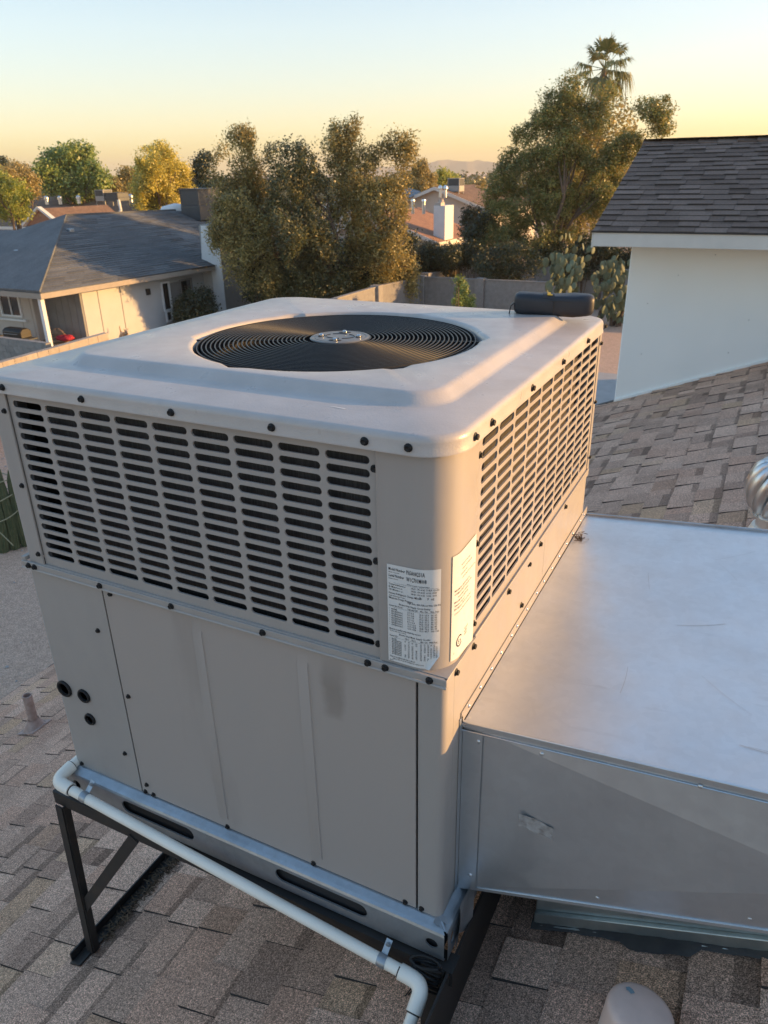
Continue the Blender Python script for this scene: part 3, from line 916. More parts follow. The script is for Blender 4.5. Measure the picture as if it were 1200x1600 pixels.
# galvanised base rails with lifting slots
def row(mb, fn, u0, u1, v0, v1, holes, th):
    cells, u = [], u0
    for (a, b, c, e) in holes:
        m0, m1 = a - .012, b + .012
        if m0 > u: mb.add([fn(u, v0, 0), fn(m0, v0, 0), fn(m0, v1, 0), fn(u, v1, 0)], [(0, 1, 2, 3)])
        cells.append((m0, m1, v0, v1, a, b, c, e)); u = m1
    mb.add([fn(u, v0, 0), fn(u1, v0, 0), fn(u1, v1, 0), fn(u, v1, 0)], [(0, 1, 2, 3)])
    slot_cells(mb, cells, fn, th)
rail = MB()
fr = lambda u, v, dd: (u, -.030 + dd, v)
row(rail, fr, -1.216, .022, -.093, -.014, [(-1.182, -1.152, -.06, -.03), (-.985, -.722, -.067, -.024), (-.452, -.182, -.067, -.024), (-.026, .006, -.064, -.034)], .004)
prof = [(-.030, -.014), (-.027, -.008), (-.020, -.004), (-.004, .003), (.010, .005)]
for (y0, z0), (y1, z1) in zip(prof, prof[1:]):
    rail.add([(-1.216, y0, z0), (.022, y0, z0), (.022 + (y0 - y1) * .9, y1, z1), (-1.216, y1, z1)], [(0, 1, 2, 3)])
rail.add([(-1.216, -.030, -.093), (.022, -.030, -.093), (.022, -.020, -.098), (-1.216, -.020, -.098)], [(0, 1, 2, 3)])
rail.build('base_rail', M['rail'], unit, smooth=35)
MB().box((-1.19, -.016, -.092), (.012, -.012, -.016)).box((-1.18, .0, -.09), (.0, .004, -.003)).box((-1.18, .004, -.09), (.01, 1.24, -.08)).build('base_pan_and_blocker', M['inner'], unit)  # front sheet added close behind the slots to make them read dark
rail = MB()
fr2 = lambda u, v, dd: (.028 - dd, u, v)
row(rail, fr2, -.022, 1.27, -.098, -.014, [(-.004, .02, -.07, -.03), (.28, .55, -.068, -.034), (.8, 1.05, -.068, -.034)], .004)
for (y0, z0), (y1, z1) in zip(prof, prof[1:]):
    rail.add([(-y0 - .002, -.022 + (y1 - y0) * .2, z0), (-y0 - .002, 1.27, z0), (-y1 - .002, 1.27, z1), (-y1 - .002, -.016, z1)], [(0, 1, 2, 3)])
rail.build('base_rail', M['rail'], unit, smooth=35)
rail = MB().box((-1.219, -.028, -.094), (-1.213, 1.26, -.004))
rail.build('base_rail', M['rail'], unit)

# stickers, bent to the post
S0 = -.142
def post(s, z, off=.0016):
    """point on the near corner post, s metres round it from its left edge"""
    r = .07
    a = -.07 - S0
    q = math.pi / 2 * r
    if s < a: return (S0 + s, -off, z)
    if s < a + q:
        w = -math.pi / 2 + (s - a) / r
        return (-.07 + (r + off) * math.cos(w), .07 + (r + off) * math.sin(w), z)
    return (off, .07 + s - a - q, z)
def sticker(name, s0, s1, zt0, zt1, zb0, zb1, cut=0., off=.0016):
    n, mrow = 26, 8
    vs, fs = [], []
    for j in range(mrow + 1):
        for i in range(n + 1):
            t, u = i / n, j / mrow
            s = s0 + (s1 - s0) * t
            z = (zb0 + (zb1 - zb0) * t) * (1 - u) + (zt0 + (zt1 - zt0) * t) * u
            o2 = off
            if cut:
                k = max(0., (t - .72) / .28 + (.13 - u) / .13 - 1.) if u < .13 else 0.
                o2 += .012 * k
                s -= .022 * k
                z += .006 * k
            vs.append(post(s, z, o2))
    for j in range(mrow):
        for i in range(n):
            k = j * (n + 1) + i
            fs.append((k, k + 1, k + n + 2, k + n + 1))
    o = MB().add(vs, fs).build(name, M['label'], unit, smooth=80)
    return o
def text(lines, s0, z0, mat, parent, name='print', off=.0022, kx=1.):
    """lines of (x, y, size, string) laid round the post as flat print"""
    vs, fs = [], []
    dg = bpy.context.evaluated_depsgraph_get()
    for (x, y, sz, st, *sq) in lines:
        cu = bpy.data.curves.new('print', 'FONT')
        cu.body = st; cu.size = sz; cu.resolution_u = 1
        cu.offset = sz * .012
        ob = bpy.data.objects.new('print', cu)
        me = bpy.data.meshes.new_from_object(ob)
        n = len(vs)
        k = sq[0] if sq else 1.
        for v in me.vertices:
            vs.append(post(s0 + (x + v.co.x * k) * kx, z0 - y + v.co.y, off))
        fs += [tuple(i + n for i in p.vertices) for p in me.polygons]
        bpy.data.meshes.remove(me); bpy.data.objects.remove(ob); bpy.data.curves.remove(cu)
    o = MB().add(vs, fs).build(name, mat, parent)
    return o
LS0, LZ = .018, .930
lab = sticker('rating_label', LS0, LS0 + .108, LZ, LZ + .002, LZ - .222, LZ - .224, cut=1.)
T = [(.004, .012, .0085, 'Model Number', .8), (.050, .014, .013, 'Ph5A0A231A', .62), (.004, .017, .0035, 'Numero de modele'), (.004, .026, .0085, 'Serial Number', .8), (.050, .0285, .013, 'W1C701M008', .62), (.004, .031, .0035, 'Numero de serie'),
     (.052, .037, .0045, 'Indoor motor / Locked amps')]
for i, st in enumerate(('Compressor', 'ID Motor', 'OD Motor')): T.append((.004, .044 + .006 * i, .0055, st)); T.append((.026, .044 + .006 * i, .0042, ('compresseur', 'mot. int.', 'mot. ext.')[i]))
for i, st in enumerate(('208-230  1 PH  60 HZ  17.9 RLA  112.0 LRA', '208-230  1 PH  60 HZ   6.0 FLA   3/4 HP', '208-230  1 PH  60 HZ   1.4 FLA   1/4 HP')): T.append((.062, .044 + .006 * i, .0048, st, .75))
T += [(.004, .064, .0058, 'Factory Refrigerant Charge R410A'), (.072, .064, .008, '6.  lb'), (.100, .064, .008, '9  oz'), (.004, .069, .0035, 'charge du frigorigene a l usine'),
      (.004, .075, .0058, 'Maximum Design Pressure'), (.052, .078, .0055, 'High Side: 450 PSI'), (.092, .078, .0055, 'Low Side: 236 PSI'), (.03, .086, .0055, 'Electric Heat Supply Circuit Rating'), (.004, .092, .005, 'Heater Kit Model'), (.052, .092, .005, 'Capacity kW'), (.084, .092, .005, 'Min. Ckt.'), (.108, .092, .005, 'Max. Fuse')]
for i in range(8):
    y = .100 + .0052 * i
    T.append((.004, y, .0045, '*')); T.append((.010, y, .0052, 'NONE' if i == 0 else 'KFCEH%04dC' % (random.randint(5, 25) * 100)))
    T.append((.052, y, .0052, '%.1f / %.1f' % (3.7 + i * 1.3, 5.0 + i * 1.4)))
    T.append((.082, y, .0052, '%.1f / %.1f' % (25 + 7.3 * i, 27 + 8.1 * i)))
    T.append((.109, y, .0052, '%d / %d' % (30 + 10 * i, 35 + 10 * i)))
T += [(.004, .146, .0052, 'Must be installed with IDLH fan motor'), (.004, .150, .0035, 'doit etre utilise avec un moteur'), (.03, .156, .0055, 'Electric Heat Multi. Supply Circuits')]
for i, (x, st) in enumerate(((.004, 'Heater Kit'), (.045, 'Ckt 1'), (.062, 'Ckt 2'), (.085, 'Min Ckt'), (.106, 'Max Fuse'))): T.append((x, .162, .005, st))
for i in range(10):
    y = .169 + .0040 * i
    T.append((.004, y, .0042, '*')); T.append((.010, y, .0045, 'NONE' if i == 0 else 'KFCEH%04dN' % (random.randint(5, 25) * 100)))
    for x in (.044, .053, .063, .073, .084, .093, .101, .108, .115, .121): 
        if random.random() < .9: T.append((x, y, .0045, str(random.randint(10, 60))))
T += [(.004, .212, .0048, 'Must be installed with kits as listed'), (.012, .2165, .0042, 'Mfd in USA  P1,60 Hz  Suitable for outdoor use'), (.004, .220, .0035, 'Rev 02')]
pr = text(T, LS0, LZ, M['ink'], lab, kx=.82)
ln_ = MB()
for y in (.039, .094, .164): 
    for k in range(12):
        a, b = post(LS0 + .014 + k * .0075, LZ - y, .0021), post(LS0 + .014 + k * .0075 + .007, LZ - y, .0021)
        ln_.add([a, b, (b[0], b[1], b[2] + .0004), (a[0], a[1], a[2] + .0004)], [(0, 1, 2, 3)])
ln_.build('ruled_line', M['ink_soft'], lab)
RS0, RZ = .195 - .018, .950
sl0 = .072 + math.pi / 2 * .07 + (.015 - .07) - .0
lab2 = sticker('conformity_label', .151, .151 + .110, .950, .952, .712, .700)
T = [(.03 + .006 * (i % 2), .030 + .010 * i, .005, s_) for i, s_ in enumerate(('TESTED AT FACTORY', 'DESIGN TEST PRESSURE', 'HIGH SIDE 450', 'FOR INSTALLATION ONLY ON'))]
T += [(.008, .078, .006, 'MINIMUM CLEARANCE TO'), (.008, .086, .006, 'COMBUSTIBLE SURFACES 0 IN'), (.018, .095, .005, 'DEGAGEMENT MINIMAL'), (.008, .104, .006, 'MAXIMUM OUTLET AIR'), (.008, .112, .005, 'TEMPERATURE 200 F'), (.008, .120, .006, 'EXTERNAL STATIC 0.5 IN WC'), (.008, .130, .005, 'CONSULT INSTALLATION MANUAL')]
text(T, .150, .948, M['ink_soft'], lab2)
lg = MB()
def ring(s_c, z_c, r0, r1, a0, a1):
    n = 20
    vs = []
    for k in range(n + 1):
        w = R(a0 + (a1 - a0) * k / n)
        vs.append(post(s_c + r0 * math.cos(w), z_c + r0 * math.sin(w), .0022)); vs.append(post(s_c + r1 * math.cos(w), z_c + r1 * math.sin(w), .0022))
    lg.add(vs, [(2 * k, 2 * k + 1, 2 * k + 3, 2 * k + 2) for k in range(n)])
ring(.150 + .030, .748, .0105, .0135, 35, 325)
for s_a, s_b in ((0, 0),):
    pass
lg.build('emblem', M['ink'], lab2)
text([(.0235, .2055, .014, 'S', .9), (.0325, .2045, .010, 'A', .8), (.008, .222, .0045, 'C'), (.056, .190, .006, 'UL LIST'), (.056, .197, .006, '60730'), (.056, .204, .006, '60335')], .150, .948, M['ink'], lab2)

# small pale scrape on the cap
e = MB()
q = on(525, 638, z=1.1978)
e.add([(q[0] - .022, q[1] + .006, 1.1982), (q[0] + .018, q[1] + .001, 1.1982), (q[0] + .020, q[1] + .006, 1.1982), (q[0] - .004, q[1] + .008, 1.1982)], [(0, 1, 2, 3)])
e.build('scrape', M['label'], topc)

# ------------------------------------------------------------------ stand of black angle iron
stand = thing('equipment_stand', 'black angle iron stand with tall legs on the low side under the air conditioner', 'stand', (-.6, .6, rz(-.6)))
def angle(p, q, up, w=.04, t=.005, flip=1):
    """L section from p to q"""
    p, q, up = Vector(p), Vector(q), Vector(up)
    dd = (q - p).normalized(); a = dd.cross(up).normalized(); b = a.cross(dd).normalized()
    mb = MB()
    for (o0, o1, h0, h1) in ((0, t, 0, w), (0, w * flip, 0, t)):
        x0, x1 = sorted((o0, o1))
        vs = []
        for e in (p, q):
            for (aa, bb) in ((x0, h0), (x1, h0), (x1, h1), (x0, h1)):
                vs.append(e + a * aa + b * bb)
        mb.add(vs, [(0, 1, 2, 3), (7, 6, 5, 4), (0, 4, 5, 1), (1, 5, 6, 2), (2, 6, 7, 3), (3, 7, 4, 0)])
    return mb
for y in (-.045, 1.255):
    MB().box((-1.27, y, -.150), (.05, y + .006, -.102)).box((-1.27, y + .006, -.108), (.05, y + .05, -.1025)).build('top_rail', M['iron'], stand)
MB().box((-1.262, -.038, -.150), (-1.256, 1.26, -.1085)).box((-1.256, -.038, -.115), (-1.215, 1.26, -.109)).build('top_rail', M['iron'], stand)
# low side legs
for y in (-.055, 1.23):
    e = MB()
    z1 = rz(-1.28)
    e.bar((-1.243, y, -.145), (-1.283, y, z1 + .01), .027, .005, (0, 1, 0))
    e.bar((-1.228, y + .014, -.145), (-1.268, y + .014, z1 + .01), .005, .024, (0, 1, 0))
    e.build('leg', M['iron'], stand)
z1 = rz(-1.285)
e = MB()
e.bar((-1.268, -.046, -.62), (-.945, -.046, -.145), .006, .036, (0, 0, 1))
e.bar((-1.258, -.032, -.622), (-.935, -.032, -.147), .030, .006, (0, 0, 1))
e.build('brace', M['iron'], stand)
MB().bar((-1.3, -.11, z1 + .008), (-1.3, 1.35, z1 + .008), .055, .006, (-SL, 0, 1)).box((-1.330, -.10, z1 - .02), (-1.325, 1.35, z1 + .035)).build('foot_rail', M['iron'], stand)
# high side rail lies on the roof
MB().box((.036, -.33, rz(.036) - .01), (.042, 1.32, -.103)).box((-.004, -.30, rz(0) + .014), (.036, 1.32, rz(0) + .022)).build('foot_rail', M['iron'], stand)
MB().box((.0, -.030, rz(0)), (.034, -.024, -.103)).box((-.004, -.03, rz(0)), (.002, .01, -.15)).build('leg', M['iron'], stand)
MB().box((-.028, -.052, rz(0) - .0), (.03, -.046, -.102)).build('leg', M['iron'], stand)
# debris caught above the foot rail
vs, fs = [], []
for k in range(900):
    c = Vector((-1.275 + random.gauss(0, .018), random.uniform(.0, .75), 0)); c.z = rz(c.x) + .012 + random.random() * .014
    a = Vector((random.gauss(0, 1), random.gauss(0, 1), random.gauss(0, .3))).normalized() * random.uniform(.006, .02)
    b = a.orthogonal().normalized() * .0015
    n0 = len(vs); vs += [c - a - b, c + a - b, c + a + b, c - a + b]; fs.append((n0, n0 + 1, n0 + 2, n0 + 3))
tag(MB().add(vs, fs).build('leaf_litter', M['litter']), 'dry brown leaf litter caught behind the foot rail of the black stand', 'leaf litter', kind='stuff')
# black tape and wire ends wound round the stand's corner
e = MB()
for k in range(9):
    pts = []
    for q in range(15):
        w = 2 * math.pi * q / 14 * random.uniform(.9, 1.0) + k
        pts.append((-.012 + (.036 + random.uniform(-.004, .006)) * math.cos(w), -.052 + .012 * math.sin(w) - .004, -.125 - .011 * (k - 4) * .8 + .010 * math.sin(w * 1.3 + k)))
    e.tube(pts, random.choice((.0022, .003, .004)), 5)
for k in range(3):
    e.tube([(-.01, -.06, -.14), (-.025 - .01 * k, -.075, -.16 - .01 * k), (-.04 - .008 * k, -.08, -.185 - .01 * k)], .0018, 5)
tag(e.build('tape_bundle', M['black'], smooth=180), 'bundle of black tape and wire wound round the near corner of the stand', 'tape')

# ------------------------------------------------------------------ white drain pipe
pvc = thing('drain_pipe', 'white PVC condensate pipe running along the front of the stand', 'pipe', (-.6, -.085, -.06))
PR_ = .0146
PA, PB = Vector((-1.155, -.078, -.004)), Vector((-.018, -.083, -.120))
dd = (PB - PA).normalized()
MB().tube([PA + dd * .03, PB - dd * .03], PR_, 20).build('pipe', M['pvc'], pvc, smooth=50)
def elbow(c, d0, d1, name):
    """c corner, d0 and d1 point away from the corner along both arms"""
    d0, d1 = Vector(d0).normalized(), Vector(d1).normalized()
    c = Vector(c)
    pts = [c + d0 * .062, c + d0 * .040]
    for k in range(1, 8):
        t = k / 8
        pts.append(c + d0 * .032 * (1 - t) ** 2 + d1 * .032 * t ** 2)
    pts += [c + d1 * .040, c + d1 * .062]
    MB().tube(pts, (.019), 22).build(name, M['pvc'], pvc, smooth=50)
    for dv in (d0, d1):
        MB().tube([c + dv * .0625, c + dv * .0655], .0155, 20).build('glue_line', M['drip'], pvc, smooth=50)
PL = PA + Vector((-.035, 0, .004))
elbow(PL, dd, (.02, 1, .12), 'elbow')
MB().tube([PL + Vector((0, .05, .006)), PL + Vector((.012, .34, .04))], PR_, 18).build('pipe', M['pvc'], pvc, smooth=50)
PR = PB + Vector((.012, -.001, -.002))
elbow(PR, -dd, (-.03, -1., -.55), 'elbow')
d2 = Vector((-.03, -1., -.55)).normalized()
MB().tube([PR + d2 * .05, PR + d2 * .40, Vector((-.11, -.75, rz(-.11) + .03))], PR_, 18).build('pipe', M['pvc'], pvc, smooth=50)
MB().tube([Vector((-.11, -.70, rz(-.11) + .03)), Vector((-1.6, -.78, rz(-1.6) + .03))], PR_, 18).build('pipe', M['pvc'], pvc, smooth=50)
for t in (.072, .915):
    c = PA + (PB - PA) * t
    e = MB()
    vs, fs = [], []
    nseg = 18
    for k in range(nseg + 1):
        w = R(-100 + 290 * k / nseg)
        for o2 in (-.011, -.004, .004, .011):
            q = c + dd * o2 + (Vector((0, 1, 0)) * math.sin(w) + Vector((dd.x * 0, 0, 1)) * math.cos(w)) * (.0157 if abs(o2) > .005 else .0168)
            vs.append(q)
    for k in range(nseg):
        for j in range(3):
            i = 4 * k + j
            fs.append((i, i + 1, i + 5, i + 4))
    e.add(vs, fs)
    e.bar(c + Vector((0, .010, .010)), c + Vector((.003, .036, .034)), .016, .002, (0, 1, -1))
    e.lathe([(.006, 0), (.006, -.004), (.002, -.005)], tuple(c + Vector((.003, .027, .028))), 8, 'y')
    o = e.build('strap_clamp', M['rail'], pvc, smooth=40)

# ------------------------------------------------------------------ galvanised duct
DX = 1.55
DY0, DY1 = .105, 1.29
top = lambda x: .513 + .085 * x
bot = lambda x: .0 + .34 * x
duct = thing('supply_duct', 'wide galvanised sheet metal duct running from the side of the air conditioner to the roof', 'duct', (.7, .7, rz(.7)))
# top sheet, slightly dished
vs, fs = [], []
nx, ny = 24, 20
for i in range(nx + 1):
    for j in range(ny + 1):
        x = .004 + (DX - .004) * i / nx; y = DY0 + (DY1 - DY0) * j / ny
        u, v = i / nx, j / ny
        z = top(x) - .010 * math.sin(math.pi * v) * math.sin(math.pi * min(1, u * 1.2)) + .0015 * math.sin(7 * u + 5 * v) * math.sin(math.pi * v)
        vs.append((x, y, z))
for i in range(nx):
    for j in range(ny):
        k = i * (ny + 1) + j
        fs.append((k, k + ny + 1, k + ny + 2, k + 1))
MB().add(vs, fs).build('top_sheet', M['galv_top'], duct, smooth=60)
# scuffs and hair scratches in the zinc
sc = MB()
rs = random.Random(4)
for k in range(16):
    x = rs.uniform(.25, .95) if k > 7 else rs.uniform(.5, .75); y = rs.uniform(.2, 1.2) if k > 7 else rs.uniform(.2, .45)
    w = rs.uniform(0, 6.28) if k > 7 else rs.uniform(-.4, .6); L_ = rs.uniform(.03, .16); cv = rs.uniform(-3, 3)
    def tz(x, y):
        u, v = (x - .004) / (DX - .004), (y - DY0) / (DY1 - DY0)
        return top(x) - .010 * math.sin(math.pi * v) * math.sin(math.pi * min(1, u * 1.2)) + .0015 * math.sin(7 * u + 5 * v) * math.sin(math.pi * v) + .0011
    pts = []
    for q in range(7):
        pts.append((x, y)); x += L_ / 6 * math.cos(w); y += L_ / 6 * math.sin(w); w += cv * L_ / 6
    hw = rs.uniform(.0003, .0008)
    for p, q in zip(pts, pts[1:]):
        nx_, ny_ = -(q[1] - p[1]), q[0] - p[0]; ll = math.hypot(nx_, ny_); nx_, ny_ = nx_ / ll * hw, ny_ / ll * hw
        if min(p[1], q[1]) < DY0 + .03 or max(p[1], q[1]) > DY1 - .03: continue
        sc.add([(p[0] - nx_, p[1] - ny_, tz(*p)), (q[0] - nx_, q[1] - ny_, tz(*q)), (q[0] + nx_, q[1] + ny_, tz(*q)), (p[0] + nx_, p[1] + ny_, tz(*p))], [(0, 1, 2, 3)])
tag(sc.build('scratch', M['scratch'], duct), kind='stuff')
# near side sheet: cross broken from corner to corner, so it has four very shallow facets
a, b, c2, d3 = (.004, DY0, top(0) - .004), (DX, DY0, top(DX) - .004), (DX, DY0, bot(DX)), (.004, DY0, bot(0))
mid = ((a[0] + b[0]) / 2, DY0 - .026, (a[2] + b[2] + c2[2] + d3[2]) / 4)
vs, fs = [], []
n = 14
def q4(p, q, r_): 
    pass
e = MB()
crn = [a, d3, c2, b]
for k in range(4):
    e.add([crn[k], crn[(k + 1) % 4], mid], [(0, 1, 2)])
e.build('side_sheet', M['galv'], duct)
MB().add([(.004, DY1, top(0)), (DX, DY1, top(DX)), (DX, DY1, bot(DX)), (.004, DY1, bot(0))], [(0, 1, 2, 3)]).add([(DX, DY0, top(DX)), (DX, DY1, top(DX)), (DX, DY1, bot(DX)), (DX, DY0, bot(DX))], [(0, 1, 2, 3)]).build('side_sheet', M['galv'], duct)
MB().add([(.004, DY0, bot(0)), (DX, DY0, bot(DX)), (DX, DY1, bot(DX)), (.004, DY1, bot(0))], [(0, 1, 2, 3)]).build('bottom_sheet', M['galv'], duct)
# folded seams along the top edges
e = MB()
e.bar((.002, DY0 - .003, top(0) - .002), (DX, DY0 - .003, top(DX) - .002), .009, .014)
e.bar((.002, DY0 - .0045, top(0) - .019), (DX, DY0 - .0045, top(DX) - .019), .004, .003)
e.build('folded_seam', M['galv'], duct, bevel=.002)
e = MB().bar((.002, DY1 + .002, top(0) + .001), (DX, DY1 + .002, top(DX) + .001), .010, .012)
e.build('folded_seam', M['rail'], duct, bevel=.002)
e = MB().bar((.002, DY0 - .002, bot(0) + .002), (DX, DY0 - .002, bot(DX) + .002), .004, .008)
e.build('folded_seam', M['galv'], duct)
# flange on the unit with pop rivets
e = MB().box((.0012, DY0 - .012, top(0) + .0035), (.0028, DY1 + .006, top(0) + .032))
e.bar((.0025, DY0 - .01, top(0) + .003), (.014, DY0 - .01, top(0) + .002), .002, .002)
e.build('flange', M['paint'], duct)
e = MB().box((.0012, DY0 - .020, bot(0) - .01), (.0028, DY0 - .004, top(0) + .02))
e.build('flange', M['galv'], duct)
e = MB().add([(.0035, DY0 - .0035, bot(0)), (.05, DY0 - .005, bot(.05) ), (.05, DY0 - .005, top(.05) - .02), (.0035, DY0 - .0035, top(0) - .02)], [(0, 1, 2, 3)])
e.build('edge_strip', M['galv'], duct)
rm = MB().lathe([(.0045, 0), (.0042, .0016), (.0025, .003), (.0006, .0032)], (0, 0, 0), 10, 'x').mesh('rivet', M['steel'], 40)
for y in (.135, .205, .285, .36, .435, .50, .58, .66, .75, .83, .905, 1.0, 1.09, 1.18, 1.25):
    o = bpy.data.objects.new('rivet', rm); link(o, duct, (.0028, y + random.uniform(-.012, .012), top(0) + .020))
ym = MB().lathe([(.0055, 0), (.005, -.002), (.003, -.0035), (.0006, -.0036)], (0, 0, 0), 10, 'y').mesh('rivet', M['galv'], 40)
for x, z in ((.04, .475), (.485, .535), (.18, .495), (.035, .06), (.33, .145), (.62, .245)):
    o = bpy.data.objects.new('rivet', ym); link(o, duct, (x, DY0 - .004, z))
# transparent tape left on the side
e = MB()
vs, fs = [], []
for i in range(7):
    for j in range(4):
        u, v = i / 6, j / 3
        p = Vector((.145 + .075 * u, DY0 - .0085 - .002 * math.sin(9 * u + 4 * v) * (u > .1), .318 - .037 * v - .012 * u))
        if i == 0: p.y -= .006
        vs.append(p)
for i in range(6):
    for j in range(3): fs.append((i * 4 + j, i * 4 + j + 1, i * 4 + j + 5, i * 4 + j + 4))
e.add(vs, fs)
tag(e.build('tape_scrap', M['residue'], smooth=60), 'scrap of crinkled clear tape stuck on the side of the duct', 'tape')
# curb below the duct
cz = lambda x: rz(x)
e = MB()
CY = .312
e.prism([(.17, CY, cz(.17) + .03), (1.5, CY, cz(1.5) + .03), (1.5, CY, bot(1.5) + .02), (.17, CY, bot(.17) - .0)], (0, .8, 0))
e.build('curb', M['curb'], duct)
e = MB()
e.prism([(.16, CY - .018, cz(.16) + .112), (1.5, CY - .018, cz(1.5) + .112), (1.5, CY - .018, cz(1.5) + .060), (.16, CY - .018, cz(.16) + .060)], (0, .016, 0))
e.prism([(.16, CY - .030, cz(.16) + .060), (1.5, CY - .030, cz(1.5) + .060), (1.5, CY - .030, cz(1.5) + .020), (.16, CY - .030, cz(.16) + .020)], (0, .028, 0))
e.prism([(.16, CY - .036, cz(.16) + .022), (1.5, CY - .036, cz(1.5) + .022), (1.5, CY - .034, cz(1.5) + .014), (.16, CY - .034, cz(.16) + .014)], (0, .03, 0))
e.build('flashing', M['curb'], duct, bevel=.003)
# slanted throat sheet from the near bottom edge back to the curb
e = MB().add([(.06, DY0 + .002, bot(.06) - .002), (DX, DY0 + .002, bot(DX) - .002), (DX, CY - .012, cz(DX) + .115), (.17, CY - .012, cz(.17) + .115)], [(0, 1, 2, 3)])
e.add([(.06, DY0 + .002, bot(.06) - .002), (.17, CY - .012, cz(.17) + .115), (.17, CY + .75, cz(.17) + .115), (.06, CY + .75, bot(.06))], [(0, 1, 2, 3)])
e.build('throat_sheet', M['galv'], duct)
# torn foil at the unit's lower corner
e = MB()
vs, fs = [], []
for i in range(6):
    for j in range(5):
        u, v = i / 5, j / 4
        vs.append((.031 + .006 * math.sin(5 * u + 3 * v) + .004, .035 + .11 * u - .03 * v, .03 - .13 * v + .015 * math.sin(6 * u)))
for i in range(5):
    for j in range(4): fs.append((i * 5 + j, i * 5 + j + 1, i * 5 + j + 6, i * 5 + j + 5))
e.add(vs, fs).build('torn_foil', M['rail'], duct, smooth=60)
# roof tar smeared below the flashing: an uneven low bead
e = MB()
xs_ = np.linspace(.155, 1.5, 60)
lo_ = [CY - .037 - .006 * abs(math.sin(9.1 * x + 1)) - .006 * random.random() - (.022 if .40 < x < .56 else 0) for x in xs_]
vs, fs = [], []
for x, y in zip(xs_, lo_):
    vs += [(x, CY + .0, rz(x) + .030), (x, (CY + y) / 2 - .01, rz(x) + .024 + random.uniform(-.002, .003)), (x, y, rz(x) + .0145)]
for k in range(len(xs_) - 1):
    i = 3 * k
    fs += [(i, i + 3, i + 4, i + 1), (i + 1, i + 4, i + 5, i + 2)]
e.add(vs, fs).build('tar_bead', M['tar'], duct, smooth=60)
# a dry grass tuft on the duct
vs, fs = [], []
for k in range(34):
    c = Vector((.026 + random.gauss(0, .008), 1.10 + random.gauss(0, .014), top(0) + .003 + random.random() * .006))
    a = Vector((random.gauss(0, 1), random.gauss(0, 1), random.gauss(.1, .3))).normalized() * random.uniform(.006, .018)
    b = a.orthogonal().normalized() * .001
    n0 = len(vs); vs += [c - a - b, c + a - b, c + a + b, c - a + b]; fs.append((n0, n0 + 1, n0 + 2, n0 + 3))
tag(MB().add(vs, fs).build('dry_grass', M['litter']), 'little tuft of dry grass lying on the duct against the unit', 'dry grass', kind='stuff')

# ------------------------------------------------------------------ roof vents
tv = thing('turbine_vent', 'silver whirlybird turbine vent with curved fins on the brown roof', 'roof vent', (.665, 2.65, rz(.665)))
tc = (.672, 2.65)
zt = .205
MB().prism([(.50, 2.45, rz(.50) + .014), (.84, 2.45, rz(.84) + .014), (.84, 2.85, rz(.84) + .014), (.50, 2.85, rz(.50) + .014)], (0, 0, .003)).lathe([(.155, rz(.60) + .0), (.115, .005)], (tc[0], tc[1], 0), 28).build('flashing', M['pvc'], tv, smooth=40)
MB().lathe([(.102, rz(.6) - .05), (.102, .055), (.124, .062), (.124, .068), (.10, .07)], (tc[0], tc[1], 0), 32).build('neck', M['turbine'], tv, smooth=40)
nf = 16
fm = []
for k in range(nf):
    a0 = 2 * math.pi * k / nf
    vs, fs = [], []
    ns = 12
    for i in range(ns + 1):
        t = i / ns
        th = R(-62) + R(124) * t
        r = .178 * math.cos(th * .92) ** .75
        z = zt + .135 * math.sin(th) / math.sin(R(62))
        tw = a0 + .62 * (t - .5)
        w0 = .40 * (.35 + .65 * math.cos(th))
        for (dr, dw) in ((0, 0), (-.012, w0 * .55), (-.048, w0 * 1.1)):
            vs.append((tc[0] + (r + dr) * math.cos(tw + dw), tc[1] + (r + dr) * math.sin(tw + dw), z))
    for i in range(ns):
        for j in range(2):
            q = i * 3 + j
            fs.append((q, q + 1, q + 4, q + 3))
    o = MB().add(vs, fs).build('fin', M['turbine'], tv, smooth=60)
    sd = o.modifiers.new('solid', 'SOLIDIFY'); sd.thickness = .0016
MB().lathe([(.115, zt + .118), (.112, zt + .130), (.07, zt + .150), (.005, zt + .158)], (tc[0], tc[1], 0), 28).build('crown_cap', M['turbine'], tv, smooth=40)
MB().lathe([(.112, zt - .138), (.116, zt - .122), (.108, zt - .112)], (tc[0], tc[1], 0), 28).build('base_ring', M['turbine'], tv, smooth=40)
MB().lathe([(.055, zt - .13), (.085, zt - .05), (.085, zt + .05), (.05, zt + .11)], (tc[0], tc[1], 0), 24).build('inner_drum', M['turbine'], tv, smooth=60)

pk = thing('roof_pipe', 'pinkish painted roof pipe with a rounded flat top and a blue paint spot', 'pipe', (.452, -.02, rz(.452)))
pc = Vector((.459, .012, 0))
ax = Vector((.10, .16, 1)).normalized()
b0 = Vector((pc.x, pc.y, -.035)) - ax * .18
e = MB()
prof = [(.072, 0.), (.072, .170), (.0705, .178), (.066, .184), (.058, .1875), (.035, .1895), (.013, .190), (.001, .190)]
e.lathe(prof, (0, 0, 0), 36)
o = e.build('pipe', M['pipe_pink'], pk, smooth=60, loc=tuple(b0))
o.rotation_euler = ax.to_track_quat('Z', 'Y').to_euler()
sv = []
for (dx, dy) in ((-.010, -.004), (-.007, .006), (.001, .0045), (.004, .007), (.010, .002), (.007, -.006), (-.002, -.007)):
    sv.append((dx, dy, .1935))
e = MB()
def dome(x, y):
    r = math.hypot(x, y)
    rr_, hh = zip(*[(p[0], p[1]) for p in prof[1:]][::-1])
    return (x, y, float(np.interp(r, rr_, hh)) + .0022)
wv = ax.to_track_quat('Z', 'Y').to_matrix().inverted() @ Vector((-.030, .030, 0))
